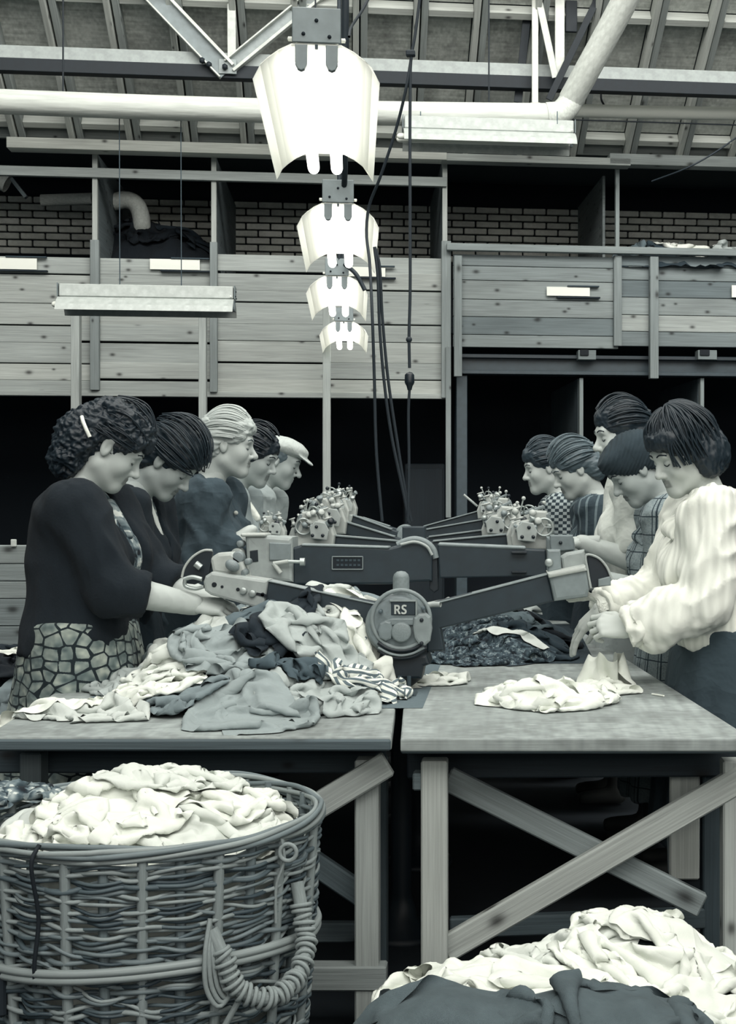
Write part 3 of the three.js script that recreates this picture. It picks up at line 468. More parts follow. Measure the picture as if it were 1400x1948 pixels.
    partW('blade_holder', quad([[1138, 1102], [1162, 1096], [1162, 1114], [1138, 1116]], d + 0.05, 0.02, 0.003), castMid, k);
  }
  { // the second machine: long horizontal arm with a hump and a name plate
    const d = 4.62, t = thing('cutting_machine', 'second cutting machine with a long level dark arm bearing a small plate', 'machine', V(P(795, HY, d).x, 0, -d - 0.1));
    const body = partW('arm', quad([[556, 1042], [574, 1036], [740, 1042], [764, 1036], [782, 1030], [800, 1032], [814, 1042], [822, 1060], [822, 1106], [780, 1108], [740, 1112], [556, 1113]], d + 0.04, 0.08, 0.008), armPaint, t);
    partW('name_plate', quad([[633, 1060], [689, 1060], [689, 1082], [633, 1082]], d + 0.036, 0.006, 0.001), mat(16), body);
    partW('plate_rim', join([[[632, 1059], [690, 1059]], [[690, 1059], [690, 1083]], [[690, 1083], [632, 1083]], [[632, 1083], [632, 1059]]].map(([a, b]) => rod(P(...a, d + 0.034), P(...b, d + 0.034), 0.0022, 0.0022, 6))), castMid, body);
    for (let r = 0; r < 2; r++) partW('plate_print', join([0, 1, 2, 3, 4, 5].map((k) => quad([[640 + k * 8, 1064 + r * 9], [645 + k * 8, 1064 + r * 9], [645 + k * 8, 1068 + r * 9], [640 + k * 8, 1068 + r * 9]], d + 0.034, 0.003, 0.0005))), mat(60), body);
    partW('hump_ring', tube([[756, 1037], [770, 1030], [790, 1026], [810, 1032], [824, 1046], [829, 1062]].map(([x, y]) => P(x, y, d + 0.06)), 0.012, 30, 10), castMid, t);
    partW('hump_ring', tube([[762, 1036], [790, 1031], [812, 1040], [822, 1056]].map(([x, y]) => P(x, y, d + 0.03)), 0.005, 30, 8), castLight, t);
    partW('bracket', quad([[818, 1060], [832, 1062], [834, 1122], [826, 1128], [816, 1120]], d + 0.06, 0.05, 0.004), dark, t);
    partW('arm', quad([[832, 1036], [1038, 1046], [1042, 1096], [836, 1100]], d + 0.06, 0.07, 0.005), armPaint, t);
    partW('arm_edge', beam(P(834, 1035, d + 0.09), P(1000, 1042, d + 0.09), 0.07, 0.012, 0.004), castMid, t);
    partW('arm_edge', beam(P(576, 1036, d + 0.07), P(742, 1041, d + 0.07), 0.07, 0.008, 0.003), castMid, t);
    for (const y of [1051, 1088]) partW('clip', beam(P(973, y, d + 0.05), P(1002, y, d + 0.05), 0.03, 0.006, 0.001), dark, t);
    pedestal(t, 800, d + 0.12);
    const h = partW('machine_head', quad([[466, 1020], [470, 1016], [556, 1022], [557, 1108], [470, 1102]], d + 0.02, 0.14, 0.012), paint(164, 0.45), t, 'light box-shaped head with a small window at the left arm');
    partW('top_edge', beam(P(464, 1017, d + 0.07), P(512, 1017, d + 0.07), 0.12, 0.012, 0.004), cream, h);
    partW('window_recess', quad([[475, 1048], [490, 1046], [491, 1068], [476, 1070]], d + 0.016, 0.01, 0.002), dark, h);
    partW('plate', quad([[512, 1032], [552, 1034], [552, 1066], [512, 1066]], d + 0.012, 0.012, 0.003), castMid, h);
    for (const [x, y, r] of [[456, 1054, 0.022], [461, 1034, 0.012], [464, 1080, 0.016], [452, 1076, 0.01]]) partW('knob', disc(x, y, d + 0.0, r, 0.05), [castLight, castMid][r > 0.015 ? 0 : 1], h);
    partW('bolt', join([rod(P(548, 1068, d), P(572, 1069, d), 0.006), rod(P(571, 1069, d), P(580, 1069, d), 0.014)]), steel, h);
    partW('lever', join([rod(P(520, 1072, d), P(548, 1068, d), 0.007), rod(P(520, 1072, d), P(534, 1090, d), 0.008)]), cream, h);
    head(t, 520, 1006, d + 0.16, 0.09, 1, 61);
    const k = partW('machine_head', quad([[1040, 1022], [1092, 1024], [1096, 1060], [1050, 1092], [1040, 1090]], d + 0.04, 0.12, 0.01), castMid, t, 'light blocky head at the right arm');
    partW('block', quad([[1046, 1018], [1090, 1018], [1092, 1046], [1048, 1050]], d + 0.01, 0.06, 0.004), paint(128, 0.5), k);
    partW('screw', disc(1066, 1032, d, 0.006, 0.02), dark, k);
    head(t, 1012, 1012, d + 0.22, 0.15, -1, 62);
  }
  // the farther machines, arms rising in a V
  [[5.3, 790, 1030, [631, 1019], [976, 1016], [602, 1010], [1000, 1010], 0.15, 'third cutting machine along the tables, its light heads just above the level arm'],
    [5.9, 782, 1022, [657, 993], [928, 1008], [625, 985], [952, 1000], 0.165, 'fourth cutting machine along the tables with arms rising in a V'],
    [6.45, 776, 1008, [672, 981], [925, 988], [636, 966], [948, 978], 0.15, 'fifth cutting machine along the tables, its heads a jumble of knobs'],
    [6.85, 772, 1002, [690, 985], [910, 973], [655, 962], [932, 966], 0.13, 'farthest cutting machine, with a thin rod sticking out of its right head']].forEach(([d, cx, cy, le, re, lh, rh, s, label], i) => {
    const t = thing('cutting_machine', label, 'machine', V(P(cx, HY, d).x, 0, -d));
    const th = 26 * 4.6 / d;
    partW('arm', quad([le, [cx - 30, cy], [cx, cy + 8], [cx, cy + th + 14], [cx - 40, cy + th], [le[0] - 8, le[1] + th]], d, 0.06, 0.004), armPaint, t);
    partW('arm', quad([re, [re[0] + 12, re[1] + th], [cx + 50, cy + th], [cx, cy + th + 14], [cx, cy + 8], [cx + 34, cy]], d, 0.06, 0.004), armPaint, t);
    partW('arm_edge', beam(P(le[0], le[1] - 1, d + 0.02), P(cx - 30, cy - 1, d + 0.02), 0.06, 0.006, 0.001), castMid, t);
    partW('arm_edge', beam(P(cx + 34, cy - 1, d + 0.02), P(re[0], re[1] - 1, d + 0.02), 0.06, 0.006, 0.001), castMid, t);
    partW('plate', quad([[le[0] - 32, le[1] - 8], [le[0], le[1] - 1], [le[0] - 6, le[1] + th], [le[0] - 36, le[1] + th - 6]], d - 0.01, 0.06, 0.005), castLight, t);
    partW('plate', quad([[re[0], re[1] - 1], [re[0] + 40, re[1] - 10], [re[0] + 42, re[1] + th - 8], [re[0] + 12, re[1] + th]], d - 0.01, 0.06, 0.005), castLight, t);
    pedestal(t, cx, d + 0.05);
    partW('motor_housing', i === 0 ? quad([[765, 1002], [808, 1002], [808, 1026], [765, 1026]], d - 0.04, 0.1, 0.004) : disc(cx, cy + 12, d - 0.03, 0.045, 0.1), i === 0 ? paint(48) : castMid, t);
    head(t, lh[0], lh[1], d, s, 1, 70 + i); head(t, rh[0], rh[1], d, s, -1, 80 + i);
    head(t, lh[0] - 26, lh[1] + 6, d + 0.03, s * 0.7, -1, 90 + i); head(t, rh[0] + 18, rh[1] + 12, d + 0.03, s * 0.7, 1, 95 + i);
    if (i === 3) { partW('rod', rod(P(882, 941, d), P(908, 963, d), 0.006), castLight, t); for (const [a, b] of [[660, 668], [668, 676]]) partW('rod', rod(P(a, 960, d), P(b, 938, d), 0.005), castLight, t); }
  });
}

// ---------------------------------------------------------------- the wicker basket
const BK = { c: P(286, HY, 2.64).setY(0), h: 0.665 };
BK.R = (y) => 0.318 - 0.05 * Math.max(0, 1 - y / BK.h) ** 1.2;
{
  const t = thing('wicker_basket', 'big round dark wicker basket full of white rags in front of the left table', 'basket', BK.c.clone());
  const R = rng(41), N = 30, tones = [64, 90, 118, 146].map((g) => mat(g, { map: GRIT, roughness: 0.6 })), rows = 70;
  const ring = (fn, r, seg = 240, rad = 6) => { const pts = []; for (let k = 0; k < seg / 2; k++) pts.push(fn(k / (seg / 2) * Math.PI * 2)); return tube(pts, r, seg, rad, true); };
  for (let k = 0; k < rows; k++) {
    const y = 0.03 + k * 0.0088, low = y < 0.5, s = R() * 50, a = low ? 0.009 : 0.007, r = 0.0034 + R() * 0.0018, wob = low ? 0.014 : 0.008;
    part('wicker_strand', ring((th) => { const q = BK.R(y) + a * Math.cos(N / 2 * th + k * Math.PI) + 0.004 * noise(th * 5, s, 0); return V(Math.sin(th) * q, y + wob * noise(Math.sin(th) * 5 + s, Math.cos(th) * 5, k), Math.cos(th) * q); }, r), tones[Math.floor(R() * 4)], t);
    if (k % 2 === 0) part('wicker_strand', ring((th) => { const q = BK.R(y) + a * Math.cos(N / 2 * th + k * Math.PI) + 0.003; return V(Math.sin(th) * q, y + 0.007 + wob * noise(Math.sin(th) * 5 + s + 9, Math.cos(th) * 5, k), Math.cos(th) * q); }, r * 0.8), tones[Math.floor(R() * 4)], t);
  }
  for (let k = 0; k < N; k++) { const th = (k + 0.02) / N * Math.PI * 2, o = k % 2 ? 0.003 : -0.003, pts = [0, 0.15, 0.3, 0.45, 0.6, BK.h].map((y) => V(Math.sin(th + 0.01 * noise(k, y * 6, 2)) * (BK.R(y) + o), y, Math.cos(th + 0.01 * noise(k, y * 6, 2)) * (BK.R(y) + o))); part('stake', tube(pts, 0.0095, 20, 7), tones[2 + (k % 2)], t); }
  const rimTone = mat(152, { map: GRIT, roughness: 0.55 }), rim2 = mat(120, { map: GRIT, roughness: 0.6 });
  for (let k = 0; k < 6; k++) part('rim_strand', ring((th) => { const ph = k / 6 * 6.283 + th * 2, q = BK.R(BK.h) + 0.006 + 0.0085 * Math.cos(ph) + 0.003 * noise(th * 3, k, 8); return V(Math.sin(th) * q, BK.h - 0.004 + 0.0095 * Math.sin(ph) + 0.005 * noise(Math.cos(th) * 3, Math.sin(th) * 3, k * 3), Math.cos(th) * q); }, 0.0052, 300, 7), k % 2 ? rimTone : rim2, t);
  for (let k = 0; k < 2; k++) part('waist_strand', ring((th) => { const y = 0.455 - 0.012 * k + 0.012 * Math.sin(th * 2 + 0.6), q = BK.R(y) + 0.016; return V(Math.sin(th) * q, y, Math.cos(th) * q); }, 0.0075, 240, 7), rimTone, t);
  const at = (th, y, o = 0.02) => V(Math.sin(th) * (BK.R(y) + o), y, Math.cos(th) * (BK.R(y) + o));
  // rope handle on the right, wound with cord
  const rope = mat(150, { map: GRIT, roughness: 0.9 }), A0 = 0.62, A1 = 1.12, y0 = 0.45;
  const handlePts = [at(A0 - 0.04, y0 + 0.07, 0.012), at(A0, y0 + 0.03, 0.03), at(A0 + 0.06, y0 - 0.03, 0.05), at((A0 + A1) / 2 - 0.05, y0 - 0.055, 0.075), at((A0 + A1) / 2 + 0.1, y0 - 0.04, 0.075), at(A1, y0 + 0.005, 0.055), at(A1 + 0.05, y0 + 0.06, 0.03), at(A1 + 0.07, y0 + 0.11, 0.012)];
  const h = part('rope_handle', tube(handlePts, 0.0125, 50, 8), rope, t), hc = new THREE.CatmullRomCurve3(handlePts);
  for (let k = 0; k < 30; k++) { const u = 0.13 + k * 0.026, p = hc.getPoint(u), g = hc.getTangent(u); part('rope_turn', pose(new THREE.TorusGeometry(0.0142 + 0.0016 * (k % 3), 0.0042, 6, 18).rotateX(Math.PI / 2), g.add(V((R() - 0.5) * 0.5, (R() - 0.5) * 0.5, 0)), p), rope, h); }
  for (let k = 0; k < 4; k++) part('rope_loop', tube([at(A0 - 0.05, y0 + 0.09 - k * 0.01, 0.014), at(A0 - 0.09 + k * 0.02, y0 + 0.03, 0.03), at(A0 - 0.08 + k * 0.03, y0 - 0.03, 0.035), at(A0 - 0.02 + k * 0.02, y0 - 0.06 + k * 0.006, 0.04), at(A0 + 0.06, y0 - 0.03, 0.045)], 0.0045, 26, 6), rope, h);
  part('rope_end', tube([at(A0 + 0.08, y0 - 0.05, 0.05), at(A0, y0 - 0.12, 0.03), at(A0 - 0.07, y0 - 0.2, 0.025), at(A0 - 0.12, y0 - 0.3, 0.02)], 0.006, 24, 6), rope, h);
  // ties
  part('tie', tube([at(-0.33, BK.h + 0.012, 0.012), at(-0.335, BK.h - 0.01, 0.03), at(-0.34, 0.55, 0.016), at(-0.37, 0.47, 0.02), at(-0.385, 0.43, 0.016)], 0.004, 24, 6), mat(14), t, 'dark cord tied down from the rim');
  part('tie', tube([at(1.0, BK.h - 0.01, 0.02), at(1.02, BK.h - 0.05, 0.022), at(1.0, 0.57, 0.012), at(1.01, 0.5, 0.012)], 0.003, 24, 6), rope, t, 'pale cord hanging from the rim');
  part('tie', new THREE.TorusGeometry(0.015, 0.004, 6, 20).translate(...at(1.02, BK.h - 0.035, 0.03).toArray()), rope, t);
  part('peg', box(0.028, 0.085, 0.018, 0.006).translate(0, 0, 0).rotateY(-0.65).translate(...at(-0.66, 0.405, 0.018).toArray()), mat(20), t, 'dark wooden peg');
  part('bottom', lathe([[0, 0.012], [BK.R(0), 0.012], [BK.R(0), 0.03], [0, 0.03]], 40), tones[0], t);
}

// ---------------------------------------------------------------- cloth: small sheets dropped and crumpled one after another
class Field {                                                       // height of whatever already lies there
  constructor(x0, z0, x1, z1, cell, fn) { Object.assign(this, { x0, z0, cell, nx: Math.ceil((x1 - x0) / cell) + 1, nz: Math.ceil((z1 - z0) / cell) + 1 }); this.h = new Float32Array(this.nx * this.nz); for (let j = 0; j < this.nz; j++) for (let i = 0; i < this.nx; i++) this.h[j * this.nx + i] = fn(x0 + i * cell, z0 + j * cell); }
  get(x, z) { const a = clamp((x - this.x0) / this.cell, 0, this.nx - 1.001), b = clamp((z - this.z0) / this.cell, 0, this.nz - 1.001), i = a | 0, j = b | 0, u = a - i, v = b - j, k = j * this.nx + i, h = this.h; return (h[k] * (1 - u) + h[k + 1] * u) * (1 - v) + (h[k + this.nx] * (1 - u) + h[k + this.nx + 1] * u) * v; }
  raise(x, z, y) { const i = Math.round((x - this.x0) / this.cell), j = Math.round((z - this.z0) / this.cell); if (i < 0 || j < 0 || i >= this.nx || j >= this.nz) return; const k = j * this.nx + i; if (y > this.h[k]) this.h[k] = y; }
}
// o: w, h (sheet size), x, z (where), turn, squeeze (0..1), rx, rz (kept within), field, seed, lift, grid, steps, wall(p), pins [[u, v, x, y, z]]
function simulate(o) {
  const g = o.grid ?? 0.017, n = Math.max(6, Math.round(o.w / g)) + 1, m = Math.max(4, Math.round(o.h / g)) + 1, N = n * m, R = rng(o.seed);
  const p = new Float32Array(N * 3), q = new Float32Array(N * 3), fix = new Uint8Array(N), c = Math.cos(o.turn ?? 0), s = Math.sin(o.turn ?? 0), k0 = o.squeeze ?? 0.7, rx = o.rx ?? 9, rz = o.rz ?? 9, top = o.lift ?? 0.05;
  const sx = R() * 90, sy = R() * 90, amp = o.amp ?? 0.12;
  for (let j = 0; j < m; j++) for (let i = 0; i < n; i++) {
    const u = i / (n - 1), v = j / (m - 1), k = 3 * (j * n + i), a = (u - 0.5) * o.w * k0 + 0.06 * fbm(u * 3 + sy, v * 3, 1, 2), b = (v - 0.5) * o.h * k0 + 0.06 * fbm(u * 3, v * 3 + sx, 5, 2);
    let x = o.x + a * c - b * s, z = o.z + a * s + b * c; const e = Math.hypot((x - o.x) / rx, (z - o.z) / rz); if (e > 1) { x = o.x + (x - o.x) / e; z = o.z + (z - o.z) / e; }
    p[k] = x; p[k + 2] = z; p[k + 1] = o.field.get(x, z) + top + amp * (0.5 + fbm(u * 4 + sx, v * 4 + sy, 3, 3)) + 0.004 * R();
  }
  for (const [u, v, x, y, z] of o.pins ?? []) { const k = Math.round(v * (m - 1)) * n + Math.round(u * (n - 1)); fix[k] = 1; p[3 * k] = x; p[3 * k + 1] = y; p[3 * k + 2] = z; }
  q.set(p);
  const lx = o.w / (n - 1), ly = o.h / (m - 1), steps = o.steps ?? 90, cons = [];
  const add = (a, b, l, st) => cons.push(a, b, l, st);
  for (let j = 0; j < m; j++) for (let i = 0; i < n; i++) {
    const k = j * n + i;
    if (i + 1 < n) add(k, k + 1, lx, 1); if (j + 1 < m) add(k, k + n, ly, 1);
    if (i + 1 < n && j + 1 < m) { add(k, k + n + 1, Math.hypot(lx, ly), 0.4); add(k + 1, k + n, Math.hypot(lx, ly), 0.4); }
    if (i + 2 < n) add(k, k + 2, 2 * lx, o.stiff ?? 0.16); if (j + 2 < m) add(k, k + 2 * n, 2 * ly, o.stiff ?? 0.16);
  }
  const C = Float32Array.from(cons), r = 0.85 * Math.min(lx, ly), r2 = r * r, HS = 8192, headT = new Int32Array(HS), next = new Int32Array(N);
  const hk = (a, b, d) => ((a * 73856093) ^ (b * 19349663) ^ (d * 83492791)) & (HS - 1), thick = 0.003;
  for (let t = 0; t < steps; t++) {
    for (let k = 0; k < N; k++) { if (fix[k]) continue; const a = 3 * k; for (let d = 0; d < 3; d++) { const x = p[a + d]; p[a + d] += (x - q[a + d]) * 0.95 - (d === 1 ? 0.0019 : 0); q[a + d] = x; } }
    for (let it = 0; it < 5; it++) for (let e = 0; e < C.length; e += 4) {
      const a = 3 * C[e], b = 3 * C[e + 1], dx = p[b] - p[a], dy = p[b + 1] - p[a + 1], dz = p[b + 2] - p[a + 2], l = Math.sqrt(dx * dx + dy * dy + dz * dz) + 1e-9;
      const st = C[e + 3]; if (st < 0.3 && l > C[e + 2]) continue;
      const f = (l - C[e + 2]) / l * 0.5 * st, fa = fix[C[e]] ? 0 : f, fb = fix[C[e + 1]] ? 0 : f;
      p[a] += dx * fa; p[a + 1] += dy * fa; p[a + 2] += dz * fa; p[b] -= dx * fb; p[b + 1] -= dy * fb; p[b + 2] -= dz * fb;
    }
    if (t % 2 === 0) {                                              // the sheet keeps off itself
      headT.fill(-1); for (let k = 0; k < N; k++) { const h = hk(Math.floor(p[3 * k] / r), Math.floor(p[3 * k + 1] / r), Math.floor(p[3 * k + 2] / r)); next[k] = headT[h]; headT[h] = k; }
      for (let k = 0; k < N; k++) { const a = 3 * k, ci = Math.floor(p[a] / r), cj = Math.floor(p[a + 1] / r), ck = Math.floor(p[a + 2] / r);
        for (let x = -1; x < 2; x++) for (let y = -1; y < 2; y++) for (let z = -1; z < 2; z++) for (let l = headT[hk(ci + x, cj + y, ck + z)]; l >= 0; l = next[l]) if (l > k) {
          const b = 3 * l, dx = p[b] - p[a], dy = p[b + 1] - p[a + 1], dz = p[b + 2] - p[a + 2], d2 = dx * dx + dy * dy + dz * dz;
          if (d2 < r2 && d2 > 1e-12) { const d = Math.sqrt(d2), f = (r - d) / d * 0.4; if (!fix[k]) { p[a] -= dx * f; p[a + 1] -= dy * f; p[a + 2] -= dz * f; } if (!fix[l]) { p[b] += dx * f; p[b + 1] += dy * f; p[b + 2] += dz * f; } }
        } }
    }
    for (let k = 0; k < N; k++) { if (fix[k]) continue; const a = 3 * k;
      if (t < steps * 0.8) { const e = Math.hypot((p[a] - o.x) / rx, (p[a + 2] - o.z) / rz); if (e > 1) { p[a] = o.x + (p[a] - o.x) / e; p[a + 2] = o.z + (p[a + 2] - o.z) / e; } }
      if (o.wall) o.wall(p, a);
      const h = o.field.get(p[a], p[a + 2]) + thick; if (p[a + 1] < h) { p[a + 1] = Math.min(h, p[a + 1] + 0.02); q[a + 1] = p[a + 1]; q[a] = mix(q[a], p[a], 0.8); q[a + 2] = mix(q[a + 2], p[a + 2], 0.8); }
    }
  }
  // twice as fine by cubic interpolation
  const up = (src, cnt, other, sa, sb) => { const cn = 2 * cnt - 1, out = new Float32Array(cn * other * 3), at = (i, j, d) => src[3 * (clamp(i, 0, cnt - 1) * sa + j * sb) + d]; for (let j = 0; j < other; j++) for (let i = 0; i < cn; i++) for (let d = 0; d < 3; d++) { const k = i >> 1; out[3 * (j * cn + i) + d] = i % 2 ? (9 * (at(k, j, d) + at(k + 1, j, d)) - at(k - 1, j, d) - at(k + 2, j, d)) / 16 : at(k, j, d); } return [out, cn]; };
  let pos = p, nn = n, mm = m;
  if (!o.coarse) { const [a, cn] = up(p, n, m, 1, n); const [b, cm] = up(a, m, cn, cn, 1); pos = new Float32Array(b.length); nn = cn; mm = cm; for (let i = 0; i < cn; i++) for (let j = 0; j < cm; j++) for (let d = 0; d < 3; d++) pos[3 * (j * cn + i) + d] = b[3 * (i * cm + j) + d]; }
  const uv = new Float32Array(nn * mm * 2), idx = [];
  for (let j = 0; j < mm; j++) for (let i = 0; i < nn; i++) { const k = j * nn + i; uv[2 * k] = i / (nn - 1) * o.w; uv[2 * k + 1] = j / (mm - 1) * o.h; if (i + 1 < nn && j + 1 < mm) idx.push(k, k + nn, k + 1, k + 1, k + nn, k + nn + 1); }
  const geo = new THREE.BufferGeometry(); geo.setAttribute('position', new THREE.BufferAttribute(pos, 3)); geo.setAttribute('uv', new THREE.BufferAttribute(uv, 2)); geo.setIndex(idx); geo.computeVertexNormals();
  for (let k = 0; k < pos.length; k += 3) o.field.raise(pos[k], pos[k + 2], pos[k + 1] + 0.002);
  return geo;
}
const stripes = (a, b, per, duty) => texture(64, 64, per, per, (u) => tone(u < duty ? a : b)), WHITE = new THREE.Color(1, 1, 1);
const pattern = (map, o = {}) => new THREE.MeshStandardMaterial({ color: WHITE, map, roughness: 0.95, side: THREE.DoubleSide, bumpMap: CRUMPLE, bumpScale: 0.006, ...o });
const STRIPE_FINE = pattern(stripes(214, 96, 0.018, 0.55)), STRIPE_WIDE = pattern(stripes(200, 110, 0.05, 0.6)), STRIPE_DARK = pattern(stripes(34, 120, 0.016, 0.72));
const SPECKLE = pattern(texture(128, 128, 0.16, 0.16, (u, v) => tone(clamp(70 + 160 * pn(u, v, 7, 7, 63, 3) + (pn(u, v, 14, 14, 67, 2) > 0.22 ? 70 : 0), 10, 200))));
const MOTTLE = pattern(texture(128, 128, 0.1, 0.1, (u, v) => tone(clamp(54 + 90 * pn(u, v, 9, 9, 64, 3) + (pn(u, v, 16, 16, 69, 2) > 0.27 ? 60 : 0), 8, 150))));
function mound(field, x0, z0, x1, z1, step, bottom, rough = 0.01, seed = 1) {       // the heap under the rags, as a surface
  const nx = Math.round((x1 - x0) / step), nz = Math.round((z1 - z0) / step), g = new THREE.PlaneGeometry(x1 - x0, z1 - z0, nx, nz).rotateX(-Math.PI / 2).translate((x0 + x1) / 2, 0, (z0 + z1) / 2), p = g.attributes.position;
  for (let i = 0; i < p.count; i++) { const x = p.getX(i), z = p.getZ(i); p.setY(i, Math.max(bottom, field.get(x, z) - 0.01 + rough * (fbm(x * 14 + seed, z * 14, seed, 3) - 0.45))); }
  g.computeVertexNormals(); return g;
}
const clothAt = (px, d, y = TOP) => { const p = P(px, HY, d); return { x: p.x, z: p.z }; };
const bump2 = (x, z, cx, cz, rx, rz, h) => { const e = ((x - cx) / rx) ** 2 + ((z - cz) / rz) ** 2; return e >= 1 ? 0 : h * (1 - e) ** 0.8; };
const W1 = cloth(222), W2 = cloth(209), W3 = cloth(192), B1 = cloth(166), B2 = cloth(146), G1 = cloth(122), G2 = cloth(96), G3 = cloth(74), D1 = cloth(46), D2 = cloth(24), D3 = cloth(12);
let seedNo = 100;
function drop(field, name, category, group, rows, extra = {}) {     // rows: [px, d, w, h, turn, squeeze, rx, rz, material, label, options]
  for (const [px, d, w, h, turn, sq, rx, rz, m, label, opt] of rows) {
    const c = clothAt(px, d); solo(opt?.name ?? name, label, opt?.category ?? category, simulate({ ...c, w, h, turn, squeeze: sq, rx, rz, field, seed: seedNo++, ...extra, ...opt }), m, group);
  }
}
